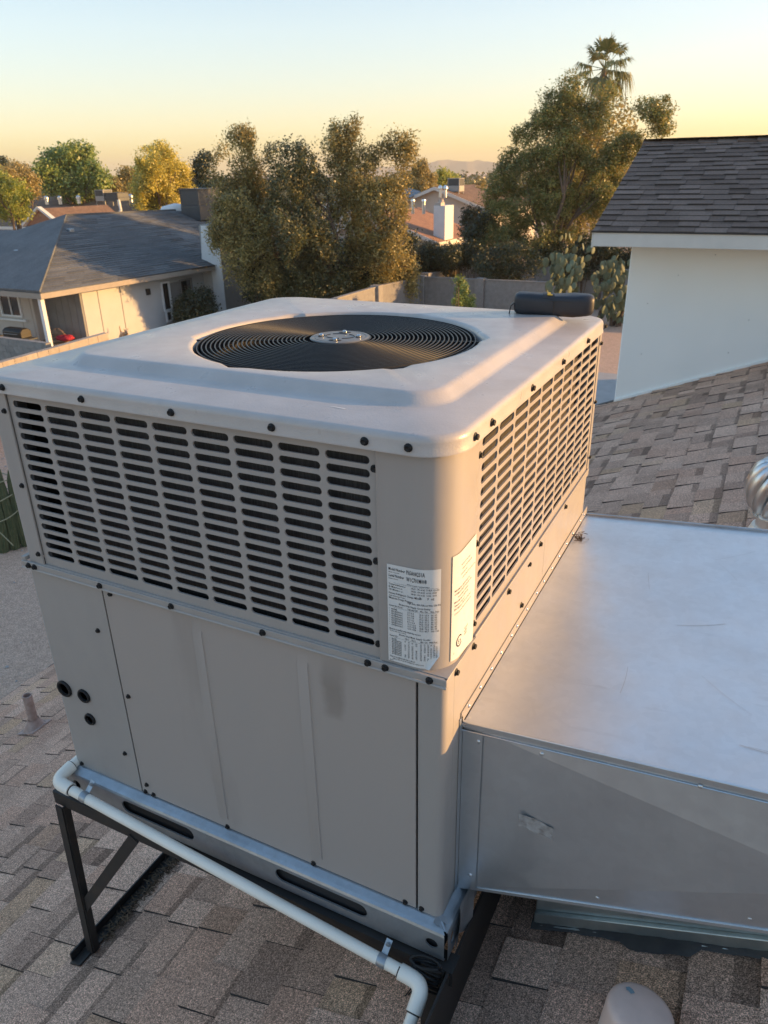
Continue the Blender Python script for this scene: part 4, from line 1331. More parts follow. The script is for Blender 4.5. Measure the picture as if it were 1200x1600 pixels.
sp_ = [dome(wv.x + dx, wv.y + dy) for dx, dy, _ in sv]
e.add(sp_, [tuple(range(7))])
o = e.build('paint_spot', M['blue_spot'], pk, loc=tuple(b0)); o.rotation_euler = ax.to_track_quat('Z', 'Y').to_euler()

vp = thing('vent_pipe', 'thin rusty vent pipe with a flashing boot on the roof left of the unit', 'pipe', (-3.45, 1.31, rz(-3.45)))
e = MB().lathe([(.030, rz(-3.45) - .05), (.030, -1.435), (.024, -1.435), (.024, -1.50)], (-3.425, 1.31, 0), 20)
e.build('pipe', M['vent_rust'], vp, smooth=40)
e = MB().lathe([(.075, rz(-3.45) + .02), (.05, rz(-3.45) + .06), (.034, rz(-3.45) + .10)], (-3.425, 1.31, 0), 24)
e.f = [f for f in e.f if len(f) == 4]
e.build('boot', M['vent_rust'], vp, smooth=40)
e = MB().prism([(-3.52, 1.23, rz(-3.52) + .018), (-3.35, 1.23, rz(-3.35) + .018), (-3.35, 1.39, rz(-3.35) + .018), (-3.52, 1.39, rz(-3.52) + .018)], (0, 0, .002))
e.build('flashing', M['vent_rust'], vp)

# ------------------------------------------------------------------ zipped pouch on the far corner
bag = thing('tool_pouch', 'dark navy zipped tool pouch lying on the far right corner of the unit', 'pouch', (-.12, 1.13, 1.2205))
bl, bw, bh = .232, .082, .066
bx = Vector((.965, .26, -.02)).normalized(); by = Vector((-.26, .965, 0)).normalized(); bz = bx.cross(by)
bc = Vector((-.125, 1.128, 1.2215 + bh / 2 - .008))
def superq(mb, c, hx, hy, hz, e1, e2, nu=40, nv=20):
    vs, fs = [], []
    sg = lambda v, p: math.copysign(abs(v) ** p, v)
    for j in range(nv + 1):
        v = -math.pi / 2 + math.pi * j / nv
        for i in range(nu):
            u = 2 * math.pi * i / nu
            x = sg(math.sin(v), e1); y = sg(math.cos(v), e1) * sg(math.cos(u), e2); z = sg(math.cos(v), e1) * sg(math.sin(u), e2)
            w = .0025 * math.sin(9 * x + 3 * u) * (1 - abs(x))
            sag = -.004 * math.cos(2.4 * x) * (z > 0)
            p = c + bx * (x * hx) + by * (y * hy + w) + bz * (z * hz + sag + w)
            vs.append(p)
    for j in range(nv):
        for i in range(nu):
            fs.append((j * nu + i, j * nu + (i + 1) % nu, (j + 1) * nu + (i + 1) % nu, (j + 1) * nu + i))
    mb.add(vs, fs)
e = MB(); superq(e, bc, bl / 2, bw / 2, bh / 2, .38, .55)
e.build('body', M['bag'], bag, smooth=80)
e = MB()
pts = []
for k in range(41):
    x = -1 + 2 * k / 40
    s_ = (1 - abs(x) ** 5.2) ** .2
    pts.append(bc + bx * (x * (bl / 2 - .003)) - by * (bw / 2 * .90 * max(.55, s_)) + bz * (bh * .20))
e.tube(pts, .0028, 6)
e.build('piping', M['grill'], bag, smooth=180)
e = MB(); e.tube([bc - bx * .0 - by * (bw / 2 + .001) + bz * (-.03), bc - by * (bw / 2 + .0015) + bz * .014], .0015, 5)
e.build('seam', M['grill'], bag)
e = MB(); e.bar(bc - bx * (bl / 2 - .004) - by * .018 + bz * .006, bc - bx * (bl / 2 + .010) - by * .020 - bz * .006, .016, .003, bz)
e.bar(bc - bx * (bl / 2 + .008) - by * .020 - bz * .004, bc - bx * (bl / 2 + .012) - by * .020 - bz * .030, .010, .003, bx)
e.build('zip_tab', M['grill'], bag)
def patch(name, x0, x1, y0, y1, off, mt):
    vs, fs = [], []
    for i in range(7):
        for j in range(5):
            x = x0 + (x1 - x0) * i / 6; y = y0 + (y1 - y0) * j / 4
            hz_ = bh / 2 * (1 - abs(min(.999, abs(y) / (bw / 2))) ** (2 / .55)) ** (.55 / 2)
            vs.append(bc + bx * x + by * y + bz * (hz_ - .004 * math.cos(2.4 * x / (bl / 2)) + off + .0012))
    for i in range(6):
        for j in range(4): fs.append((i * 5 + j, i * 5 + j + 1, i * 5 + j + 6, i * 5 + j + 5))
    return MB().add(vs, fs).build(name, mt, bag, smooth=60)
patch('logo_patch', -.034, .0, -.038, .004, .0012, M['grill'])
patch('logo_mark', -.021, -.011, -.020, .000, .0022, M['yellow'])
patch('logo_mark', -.021, -.006, -.030, -.024, .0022, M['yellow'])

# ------------------------------------------------------------------ yard walls
def block_wall(name, label, p0, p1, h, mat, thick=.2, cap=True, single=True, group=None, bl=.406, bh=.203):
    p0, p1 = Vector((*p0, GZ)), Vector((*p1, GZ))
    t = thing(name, label, 'block wall', tuple((p0 + p1) / 2), group)
    dd = (p1 - p0); L = dd.length; dd.normalize(); nn = Vector((-dd.y, dd.x, 0))
    core = MB().bar(p0 + Vector((0, 0, h / 2)), p1 + Vector((0, 0, h / 2)), thick - .02, h - .01)
    core.build('mortar', M['block'], t)
    rows = int(round(h / bh))
    mbs = MB()
    bm_ = {}
    def bmesh_block(w):
        k = round(w, 3)
        if k not in bm_:
            bm_[k] = MB().box((-w / 2, -thick / 2, .004), (w / 2, thick / 2, bh - .004)).mesh('block', mat)
        return bm_[k]
    rot = math.atan2(dd.y, dd.x)
    for r in range(rows):
        x = -(bl / 2 if r % 2 else 0)
        while x < L - .02:
            a, b = max(x, 0), min(x + bl, L)
            if b - a > .03:
                c = p0 + dd * ((a + b) / 2) + Vector((0, 0, r * bh)) + nn * random.uniform(-.004, .004)
                o = bpy.data.objects.new('block', bmesh_block(b - a - .010))
                link(o, t, tuple(c)); o.rotation_euler = (0, 0, rot)
            x += bl
    return t
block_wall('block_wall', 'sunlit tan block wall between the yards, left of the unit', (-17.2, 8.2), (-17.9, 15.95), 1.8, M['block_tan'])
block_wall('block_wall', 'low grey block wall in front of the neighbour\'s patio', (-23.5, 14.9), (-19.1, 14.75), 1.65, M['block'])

def panel_wall(name, label, pts, h, mat, pil=True):
    t = thing(name, label, 'yard wall', (*pts[0], GZ))
    for k in range(len(pts) - 1):
        p, q = Vector((*pts[k], GZ)), Vector((*pts[k + 1], GZ))
        dd = (q - p).normalized()
        MB().bar(p + dd * .22 + Vector((0, 0, h / 2)), q - dd * .22 + Vector((0, 0, h / 2)), .14, h).build('wall_panel', mat, t)
        MB().bar(p + dd * .22 + Vector((0, 0, h + .028)), q - dd * .22 + Vector((0, 0, h + .028)), .19, .052).build('coping', mat, t)
    for p in pts:
        MB().box((p[0] - .205, p[1] - .205, GZ), (p[0] + .205, p[1] + .205, GZ + h + .09)).build('pillar', mat, t)
    return t
panel_wall('yard_wall', 'grey block yard wall with pillars behind the unit', [(-14.55, 19.5), (-14.52, 23.8), (-14.5, 27.9), (-14.0, 31.4), (-11.1, 31.4), (-7.4, 31.4)], 1.8, M['block'])
panel_wall('yard_wall', 'further grey yard wall climbing away behind the pine', [(-14.0, 32.0), (-13.1, 36.2), (-9.2, 36.4), (-4.5, 36.5), (1., 36.6), (6., 36.7), (12., 36.8)], 1.85, M['block'])
panel_wall('yard_wall', 'dark far yard wall below the hedge', [(-17.5, 35.6), (-14.4, 35.9)], 1.9, M['block'])

# ------------------------------------------------------------------ the neighbour's grey roofed house
nb = thing('neighbour_house', 'pale house with blue grey hip roof, corner porch and chimney to the left', 'house', (-26, 23, GZ))
K = Vector((-22.85, 17.9, -2.1)); E1 = Vector((-22.55, 27.3, -2.12))
R1 = Vector(on(105, 338, x=-28.8)); R2 = Vector(on(268, 330, x=-28.8))
nB = (R1 - K).cross(Vector((-1, .03, 0))).normalized()
def onpl(px, py, p, nv):
    dv = Vector(ray(px, py)); c = Vector(CAM)
    return c + dv * ((p - c).dot(nv) / dv.dot(nv))
Q1 = onpl(28, 363, K, nB); Q0 = Vector((Q1.x - 9, Q1.y + .25, Q1.z)); E0 = Vector((-40, 18.4, -2.1))
E2 = Vector((-22.45, 33.5, -2.12)); R3 = Vector((-28.6, 33.5, R2.z - .02))
rf = MB()
rf.add([K, E1, E2, R3, R2, R1], [(0, 1, 2, 3, 4, 5)])
rf.add([K, R1, Q1, Q0, E0], [(0, 1, 2, 3, 4)])
bk_ = [R1, R2, R3, Vector((-35.5, 33.5, -2.1)), Vector((-35.5, 22, -2.1)), Q1]
rf.add(bk_, [(0, 1, 2, 3, 4, 5)])
rf.add([Q1, Vector((-35.5, 22, -2.1)), Vector((-44, 27, -2.1)), Q0], [(0, 1, 2, 3)])
nroof = rf.build('roof', M['slate'], nb)
sd = nroof.modifiers.new('solid', 'SOLIDIFY'); sd.thickness = .1; sd.offset = -1
# shingle courses laid as lapped strips, joined
cs = MB()
def courses(P0, P1, T0, T1, n):
    """lapped course strips between eave P0-P1 and top T0-T1"""
    for k in range(n):
        a, b = k / n, (k + 1.25) / n
        b = min(b, 1.)
        nv = (P1 - P0).cross(T0 - P0).normalized()
        if nv.z < 0: nv = -nv
        l0, l1 = P0.lerp(T0, a), P1.lerp(T1, a); u0, u1 = P0.lerp(T0, b), P1.lerp(T1, b)
        L = (l1 - l0).length
        m_ = max(1, int(L / .9))
        for i in range(m_):
            s0, s1 = i / m_, (i + 1) / m_
            h = random.uniform(.016, .034)
            q = [l0.lerp(l1, s0) + nv * h, l0.lerp(l1, s1) + nv * h, u0.lerp(u1, s1) + nv * .006, u0.lerp(u1, s0) + nv * .006, l0.lerp(l1, s0), l0.lerp(l1, s1)]
            cs.add(q, [(0, 1, 2, 3), (4, 5, 1, 0)])
courses(K, E2, R1, R3, 34)
courses(E0, K, Q0, Q1, 26)
courses(K.lerp(Q1, .0), K, Q1, R1, 34)
tag(cs.build('shingle', M['slate'], nroof), kind='stuff')
f = MB()
f.bar(K + Vector((.02, 0, -.10)), E1 + Vector((.02, 0, -.10)), .05, .19)
f.bar(K + Vector((.045, -.02, -.10)), E0 + Vector((0, -.02, -.10)), .05, .19)
f.build('fascia', M['fascia_tan'], nroof)
f = MB().bar(K + Vector((.055, 3.9, .0)), E1 + Vector((.055, 0, .0)), .05, .06)
f.build('drip_edge', M['drip'], nroof)
def wallbox(name, a, b, mt, par=nb):
    return MB().box(a, b).build(name, mt, par)
WX = -23.3
wallbox('wall', (WX - 8, 20.12, GZ), (WX, 27.4, -2.2), M['house_grey'])
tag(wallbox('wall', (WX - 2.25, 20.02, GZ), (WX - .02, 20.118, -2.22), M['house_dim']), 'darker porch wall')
tag(wallbox('wall', (-38, 19.4, GZ), (-25.25, 21, -2.22), M['house_cream']), 'cream porch wall')
wallbox('wall', (-31, 27.4, GZ), (WX + .5, 33., -2.25), M['house_grey'])
for k in range(6):
    x = WX - .35 - .38 * k
    MB().box((x, 20.0, GZ), (x + .05, 20.02, -2.25)).build('batten', M['house_dim'], nb)
for y in (20.9, 22.1):
    MB().box((WX - .001, y, GZ), (WX + .014, y + .03, -2.3)).build('batten', M['house_dim'], nb)
for k in range(5):
    x = -25.45 - .62 * k - (1.25 if k > 1 else 0)
    MB().box((x, 19.38, GZ), (x + .05, 19.4, -2.25)).build('batten', M['house_cream'], nb)
pst = MB().box((-23.18, 17.98, GZ), (-23.02, 18.14, -2.2)).build('porch_post', M['white'], nb, bevel=.01)
def window(par, axis, c, u0, u1, z0, z1, nmull, frame=M['white'], d=.03):
    """frame with panes, on a wall facing axis at coordinate c"""
    mp = (lambda u, w, z: (c + w, u, z)) if axis == 'x' else (lambda u, w, z: (u, c - w, z))
    fb = MB()
    def bx(mb, ua, ub, za, zb, w0, w1):
        p, q = mp(ua, w0, za), mp(ub, w1, zb)
        mb.box(tuple(min(a, b) for a, b in zip(p, q)), tuple(max(a, b) for a, b in zip(p, q)))
    t = .07
    for a in ((u0 - t, u0, z0 - t, z1 + t), (u1, u1 + t, z0 - t, z1 + t), (u0, u1, z1, z1 + t), (u0, u1, z0 - t, z0)): bx(fb, *a, .0, d + .03)
    for k in range(1, nmull):
        u = u0 + (u1 - u0) * k / nmull
        bx(fb, u - .025, u + .025, z0, z1, 0, d + .02)
    fr_ = fb.build('window', frame, par)
    for k in range(nmull):
        a = u0 + (u1 - u0) * k / nmull; b = u0 + (u1 - u0) * (k + 1) / nmull
        gb = MB(); bx(gb, a + .026, b - .026, z0 + .001, z1 - .001, .002, .012)
        gb.build('pane', M['glass'], fr_)
    return fr_
window(nb, 'y', 19.4, -27.05, -26.0, -3.3, -2.5, 2)
window(nb, 'y', 19.4, -28.6, -27.75, -4.5, -2.5, 1)
MB().box((-27.5, 19.28, -3.52), (-25.7, 19.39, -3.44)).build('sill', M['white'], nb)
window(nb, 'x', WX, 24.55, 24.95, -3.72, -2.62, 1)
window(nb, 'x', WX, 24.62, 24.92, -4.2, -3.84, 1)
window(nb, 'x', WX, 25.75, 26.45, -4.55, -2.66, 1, M['house_dim'])
for k in range(6):
    MB().box((WX + .002, 25.08 + .10 * k, -4.5), (WX + .05, 25.16 + .10 * k, -2.65)).build('curtain_fold', M['house_dim'], nb)
MB().box((WX + .001, 23.55, -2.95), (WX + .12, 23.72, -2.70)).build('wall_lamp', M['grill'], nb)
# chimney: white shoulder and grey body
ch = MB()
ch.prism([(-23.3, 27.42, GZ), (-22.2, 27.42, GZ), (-22.2, 27.42, -.42), (-23.15, 27.42, -.42), (-23.3, 27.42, -1.9)], (0, .03, 0))
ch.build('chimney', M['white'], nb)
ch = MB().box((-23.3, 27.452, GZ), (-22.2, 28.75, -.44)).box((-23.28, 27.50, -.44), (-22.25, 28.7, -.38))
ch.build('chimney', M['greywall'], nb)
MB().box((-23.0, 28.8, GZ), (-22.35, 33, -2.25)).build('wall', M['greywall'], nb)
# small roof vents
for (px, py) in ((110, 361), (28, 394)):
    q = onpl(px, py, K, (E1 - K).cross(R1 - K).normalized() if px > 60 else nB)
    MB().box((q.x - .10, q.y - .13, q.z - .1), (q.x + .12, q.y + .13, q.z + .10)).build('roof_vent', M['rail'], nroof, bevel=.03)

# rooftop unit of the neighbour
def roof_unit(label, base, w, dpt, h, m_side, duct_dir=None):
    t = thing('rooftop_unit', label, 'air conditioner', base)
    x, y, z = base
    MB().box((x - w / 2, y - dpt / 2, z + .12), (x + w / 2, y + dpt / 2, z + h * .52)).build('cabinet', m_side, t, bevel=.02)
    MB().box((x - w / 2 + .03, y - dpt / 2 + .03, z + h * .52), (x + w / 2 - .03, y + dpt / 2 - .03, z + h * .98)).build('coil_panel', M['grey_metal'], t, bevel=.01)
    MB().box((x - w / 2 - .01, y - dpt / 2 - .01, z + h * .98), (x + w / 2 + .01, y + dpt / 2 + .01, z + h * 1.02)).build('top_cap', m_side, t, bevel=.01)
    for sx_ in (-1, 1):
        for sy_ in (-1, 1):
            MB().box((x + sx_ * (w / 2 - .04) - .025, y + sy_ * (dpt / 2 - .04) - .025, z + h * .5), (x + sx_ * (w / 2 - .04) + .025, y + sy_ * (dpt / 2 - .04) + .025, z + h)).build('corner_post', m_side, t)
            MB().box((x + sx_ * (w / 2 - .06) - .03, y + sy_ * (dpt / 2 - .06) - .03, z - .35), (x + sx_ * (w / 2 - .06) + .03, y + sy_ * (dpt / 2 - .06) + .03, z + .12)).build('leg', m_side, t)
    return t
roof_unit('grey packaged rooftop unit standing on the blue grey roof', (-27.6, 33.0, -.62), 1.25, 1.75, 1.62, M['grey_metal'])
e = MB()
pts = [(-28.5, 32.9, -.05), (-29.0, 32.6, -.02), (-29.35, 32.2, -.12), (-29.45, 31.9, -.5)]
e.tube(pts, [.3, .34, .34, .32], 16)
tag(e.build('round_duct', M['white'], smooth=50), 'fat white round duct elbow at the left of the neighbour\'s rooftop unit', 'duct')

# porch things
tb = thing('wooden_bench', 'light wooden bench table with slatted legs under the neighbour\'s porch', 'bench', (-23.4, 19.0, GZ))
x0, x1, y0, y1 = -24.55, -22.95, 18.7, 19.5
for k in range(5):
    y = y0 + (y1 - y0) * k / 5
    MB().box((x0, y, GZ + .42), (x1, y + .14, GZ + .47)).build('slat', M['wood'], tb)
MB().box((x0 + .05, y0 + .03, GZ + .34), (x1 - .05, y1 - .05, GZ + .419)).build('apron', M['wood'], tb)
for (x, y) in ((x0 + .06, y0 + .06), (x1 - .06, y0 + .06), (x0 + .06, y1 - .1), (x1 - .06, y1 - .1)):
    MB().box((x - .045, y - .045, GZ), (x + .045, y + .045, GZ + .339)).build('leg', M['wood'], tb)
def soft(name, label, cat, c, hx, hy, hz, mt, seed):
    rg = random.Random(seed)
    vs, fs = [], []
    nu, nv = 20, 12
    ph = [rg.uniform(0, 6) for _ in range(4)]
    for j in range(nv + 1):
        v = -math.pi / 2 + math.pi * j / nv
        for i in range(nu):
            u = 2 * math.pi * i / nu
            k = 1 + .16 * math.sin(3 * u + ph[0]) * math.cos(v) + .12 * math.sin(5 * u + 4 * v + ph[1])
            z = math.sin(v)
            vs.append((c[0] + hx * k * math.copysign(abs(math.cos(v)) ** .6, 1) * math.cos(u), c[1] + hy * k * math.copysign(abs(math.cos(v)) ** .6, 1) * math.sin(u), max(c[2], c[2] + hz + hz * z * (1 + .2 * math.sin(4 * u + ph[2])))))
    for j in range(nv):
        for i in range(nu): fs.append((j * nu + i, j * nu + (i + 1) % nu, (j + 1) * nu + (i + 1) % nu, (j + 1) * nu + i))
    return tag(MB().add(vs, fs).build(name, mt, smooth=80), label, cat)
soft('cushion', 'brown seat cushion on the wooden bench under the porch', 'cushion', (-23.95, 19.1, GZ + .47), .55, .34, .07, M['cushion'], 3)
soft('cushion', 'brown back cushion leaning at the rear of the porch bench', 'cushion', (-24.15, 19.38, GZ + .56), .30, .14, .17, M['cushion'], 4)
soft('blanket', 'bright red crumpled cloth on the wooden bench', 'cloth', (-23.45, 19.1, GZ + .56), .36, .27, .10, M['red'], 5)
gt = thing('barbecue_grill', 'black barbecue grill on a wheeled cart under the porch', 'barbecue', (-24.9, 18.2, GZ))
MB().prism([(-25.45, 17.95, GZ + .75), (-25.45, 18.45, GZ + .75), (-25.45, 18.45, GZ + 1.0), (-25.45, 18.32, GZ + 1.1), (-25.45, 18.08, GZ + 1.1), (-25.45, 17.95, GZ + 1.0)], (1.0, 0, 0)).build('lid', M['grill'], gt, bevel=.03)
MB().box((-25.4, 17.98, GZ + .12), (-24.5, 18.42, GZ + .74)).build('cart', M['grill'], gt, bevel=.01)
MB().box((-24.44, 18.0, GZ + .72), (-24.1, 18.4, GZ + .76)).build('side_shelf', M['grey_metal'], gt)
for x in (-25.35, -24.55):
    MB().lathe([(.09, -.02), (.09, .02)], (x, 17.93, GZ + .09), 14, 'y').build('wheel', M['grill'], gt)
MB().tube([(-25.3, 17.93, GZ + .92), (-25.3, 17.9, GZ + .92), (-24.6, 17.9, GZ + .92), (-24.6, 17.93, GZ + .92)], .012, 6).build('handle', M['rail'], gt)
pt = thing('patio_table', 'dark patio table cluttered with pots at the far left of the porch', 'table', (-26.6, 18.0, GZ))
MB().box((-27.4, 17.5, GZ + .68), (-26.0, 18.4, GZ + .72)).build('table_top', M['grill'], pt)
for (x, y) in ((-27.3, 17.6), (-26.1, 17.6), (-27.3, 18.3), (-26.1, 18.3)):
    MB().box((x - .03, y - .03, GZ), (x + .03, y + .03, GZ + .679)).build('leg', M['grill'], pt)
for k, (x, y, s_) in enumerate(((-27.1, 17.8, .13), (-26.75, 18.0, .16), (-26.3, 17.75, .10))):
    MB_ = MB().lathe([(.6 * s_, 0), (s_, 1.1 * s_), (1.05 * s_, 1.6 * s_), (.9 * s_, 1.6 * s_), (.8 * s_, 1.4 * s_)], (x, y, GZ + .72), 16)
    tag(MB_.build('flower_pot', (M['cloth_grey'], M['white'], M['cushion'])[k], smooth=40), ('grey pot on the far end of the patio table', 'white pot in the middle of the patio table', 'small brown pot on the near end of the patio table')[k], 'pot', 'pots on the patio table')
fc = thing('folding_chair', 'dark folding chair with pale crossed legs beside the barbecue', 'chair', (-25.3, 17.3, GZ))
MB().box((-25.55, 17.1, GZ + .42), (-25.1, 17.5, GZ + .45)).build('seat', M['grill'], fc)
MB().box((-25.55, 17.5, GZ + .45), (-25.1, 17.53, GZ + .85)).build('backrest', M['grill'], fc)
for x in (-25.55, -25.1):
    MB().bar((x, 17.1, GZ), (x, 17.5, GZ + .43), .025, .025).build('leg', M['rail'], fc)
    MB().bar((x, 17.5, GZ), (x, 17.1, GZ + .43), .025, .025).build('leg', M['rail'], fc)

# the dog by the wall
dg_ = thing('dog', 'tan and white dog standing by the neighbour\'s wall with its tail up', 'dog', (-22.55, 21.2, GZ))
sk = bpy.data.meshes.new('body')
J = [((0, 0, .43), .115), ((.0, -.24, .45), .125), ((0, -.36, .52), .085), ((0, -.44, .62), .075), ((0, -.55, .62), .055), ((0, -.63, .59), .033),
     ((0, .20, .44), .10), ((0, .27, .47), .05), ((0, .36, .60), .022), ((0, .38, .75), .015),
     ((.085, -.27, .32), .055), ((.085, -.26, .17), .030), ((.085, -.27, .03), .028), ((-.085, -.27, .32), .055), ((-.085, -.26, .17), .030), ((-.085, -.27, .03), .028),
     ((.09, .21, .33), .065), ((.09, .27, .19), .030), ((.09, .22, .03), .028), ((-.09, .21, .33), .065), ((-.09, .27, .19), .030), ((-.09, .22, .03), .028),
     ((.065, -.45, .70), .022), ((.085, -.46, .75), .012), ((-.065, -.45, .70), .022), ((-.085, -.46, .75), .012)]
ED = [(0, 1), (1, 2), (2, 3), (3, 4), (4, 5), (0, 6), (6, 7), (7, 8), (8, 9), (1, 10), (10, 11), (11, 12), (1, 13), (13, 14), (14, 15), (6, 16), (16, 17), (17, 18), (6, 19), (19, 20), (20, 21), (3, 22), (22, 23), (3, 24), (24, 25)]
ca, sa = math.cos(R(62)), math.sin(R(62))
sk.from_pydata([(x * ca - y * sa, x * sa + y * ca, z) for (x, y, z), _ in J], ED, [])
sk.materials.append(M['dog'])
ob = bpy.data.objects.new('body', sk)
link(ob, dg_, (-22.55, 21.2, GZ + .02))
ob.modifiers.new('skin', 'SKIN')
for i, (_, r) in enumerate(J): sk.skin_vertices[0].data[i].radius = (r, r)
sk.skin_vertices[0].data[0].use_root = True
sb = ob.modifiers.new('sub', 'SUBSURF'); sb.levels = sb.render_levels = 2

# ------------------------------------------------------------------ houses further back
def gable_house(name, label, x0, x1, y0, y1, zw, rise, m_wall, m_roof, along='y', over=.4):
    t = thing(name, label, 'house', ((x0 + x1) / 2, (y0 + y1) / 2, GZ))
    MB().box((x0, y0, GZ), (x1, y1, zw)).build('wall', m_wall, t)
    rb = MB(); gb = MB(); fb = MB()
    if along == 'y':
        xm = (x0 + x1) / 2; s = rise / ((x1 - x0) / 2)
        pr_ = [(x0 - over, zw - over * s), (xm, zw + rise), (x1 + over, zw - over * s)]
        for (a, b) in ((0, 1), (1, 2)):
            (xa, za), (xb, zb) = pr_[a], pr_[b]
            rb.prism([(xa, y0 - over, za), (xb, y0 - over, zb), (xb, y0 - over, zb + .12), (xa, y0 - over, za + .12)], (0, y1 - y0 + 2 * over, 0))
            fb.prism([(xa, y0 - over - .03, za - .1), (xb, y0 - over - .03, zb - .1), (xb, y0 - over - .03, zb + .13), (xa, y0 - over - .03, za + .13)], (0, .03, 0))
        gb.prism([(x0, y0, zw), (x1, y0, zw), (xm, y0, zw + rise)], (0, .2, 0))
        fb.box((x1 + over, y0 - over, zw - over * s - .1), (x1 + over + .03, y1 + over, zw - over * s + .12))
    else:
        ym = (y0 + y1) / 2; s = rise / ((y1 - y0) / 2)
        pr_ = [(y0 - over, zw - over * s), (ym, zw + rise), (y1 + over, zw - over * s)]
        for (a, b) in ((0, 1), (1, 2)):
            (ya, za), (yb, zb) = pr_[a], pr_[b]
            rb.prism([(x0 - over, ya, za), (x0 - over, yb, zb), (x0 - over, yb, zb + .12), (x0 - over, ya, za + .12)], (x1 - x0 + 2 * over, 0, 0))
            fb.prism([(x1 + over, ya, za - .1), (x1 + over, yb, zb - .1), (x1 + over, yb, zb + .13), (x1 + over, ya, za + .13)], (.03, 0, 0))
        gb.prism([(x1, y0, zw), (x1, y1, zw), (x1, ym, zw + rise)], (-.2, 0, 0))
        fb.box((x0 - over, y0 - over - .03, zw - over * s - .1), (x1 + over, y0 - over, zw - over * s + .12))
    r_ = rb.build('roof', m_roof, t)
    gb.build('gable', m_wall, t)
    fb.build('fascia', M['fascia'], t)
    return t, r_
h1, r1 = gable_house('tiled_house', 'cream house with terracotta roof and tall chimney seen between the trees', -26.5, -18.3, 43.2, 49.6, -2.25, 1.5, M['house_cream'], M['roof_orange'])
cm = MB().box((-18.75, 44.0, GZ), (-18.0, 45.4, -.28))
cm.build('chimney', M['white'], h1, bevel=.01)
MB().box((-18.7, 44.05, -.28), (-18.3, 44.65, -.10)).lathe([(.16, -.10), (.12, .06), (.16, .10)], (-18.4, 44.35, 0), 12).build('chimney_cap', M['house_cream'], h1)
for (px, py) in ((645, 315), (662, 315)):
    q = far(px, py, 49.5)
    MB().lathe([(.10, -.7), (.10, .0), (.14, .02), (.12, .12), (.02, .14)], tuple(q), 12).build('roof_vent', M['turbine'], h1, smooth=40)
h2, r2 = gable_house('cream_house', 'cream gabled house behind the terracotta roof with vents on its ridge', -26.6, -18.6, 53.5, 66, -.95, 1.45, M['house_cream'], M['roof_brown'])
for k, px in enumerate((688, 696)):
    q = far(px, 294, 57)
    MB().lathe([(.10, -.6), (.10, -.1), (.16, -.06), (.17, .04), (.10, .16), (.02, .2)], tuple(q), 12).build('turbine', M['turbine'], h2, smooth=40)
q = far(712, 302, 60)
roof_unit('grey rooftop unit on the cream gabled house between the trees', (q[0], q[1], q[2]), .95, 1.0, 1.0, M['grey_light'])
h3, r3 = gable_house('solar_house', 'house with solar panels on its brown roof half hidden by the olive trees', -36, -27.2, 60, 72, -1.2, 1.7, M['house_cream'], M['roof_brown'])
for k in range(4):
    a = Vector(far(612 + 9 * k, 302, 60)); 
    o = MB().box((-.55, -.9, 0), (.55, .9, .05)).build('solar_panel', M['solar'], h3, loc=tuple(a))
    o.rotation_euler = (R(12), R(14), 0)
h4, r4 = gable_house('brown_house', 'long brown roofed house beyond the blue grey roof at far left', -76, -54, 57, 68, -2.3, 2.1, M['house_cream'], M['roof_brown'], along='x')
for px, py in ((72, 309), (93, 309), (122, 308), (204, 306)):
    q = far(px, py, 85)
    MB().lathe([(.16, -.6), (.16, -.2), (.22, -.15), (.22, .05), (.12, .15), (.02, .18)], tuple(q), 12).build('turbine', M['turbine'], h4, smooth=40)
q = far(164, 316, 84)
roof_unit('pale rooftop unit on the long brown roof', (q[0], q[1], q[2]), 1.15, 1.2, 1.1, M['grey_light'])
q = far(184, 316, 83)
roof_unit('blue grey rooftop unit beside the pale one on the long brown roof', (q[0], q[1], q[2]), 1.7, 1.5, .85, M['grey_metal'])
q = far(186, 318, 81)
tag(MB().tube([(q[0], q[1], q[2] + .3), (q[0] + .3, q[1] - .2, q[2] - .6), (q[0] - .5, q[1] - .8, q[2] - 1.6)], .14, 10).build('round_duct', M['fascia'], smooth=50), 'thin cream duct hanging down the long brown roof', 'duct')
h5, r5 = gable_house('gabled_wing', 'dark brown roofed house with a lit terracotta gable at far left', -66, -54.2, 44.5, 52, -1.9, 1.25, M['house_cream'], M['roof_brown'], along='x')
g5 = MB().prism([(-54.6, 43.9, -1.75), (-51.2, 43.9, -1.75), (-52.75, 43.9, -.5)], (0, .15, 0))
g5.build('gable', M['roof_orange'], h5)
g5 = MB()
g5.bar((-54.9, 43.8, -1.75), (-52.75, 43.8, -.42), .4, .16); g5.bar((-52.75, 43.8, -.42), (-50.8, 43.8, -1.6), .4, .16)
g5.build('gable_trim', M['fascia'], h5)
g5 = MB().prism([(-54.8, 44, -1.85), (-50.9, 44, -1.75), (-52.75, 44, -.5)], (0, 7, 0)); g5.build('roof', M['roof_brown'], h5)

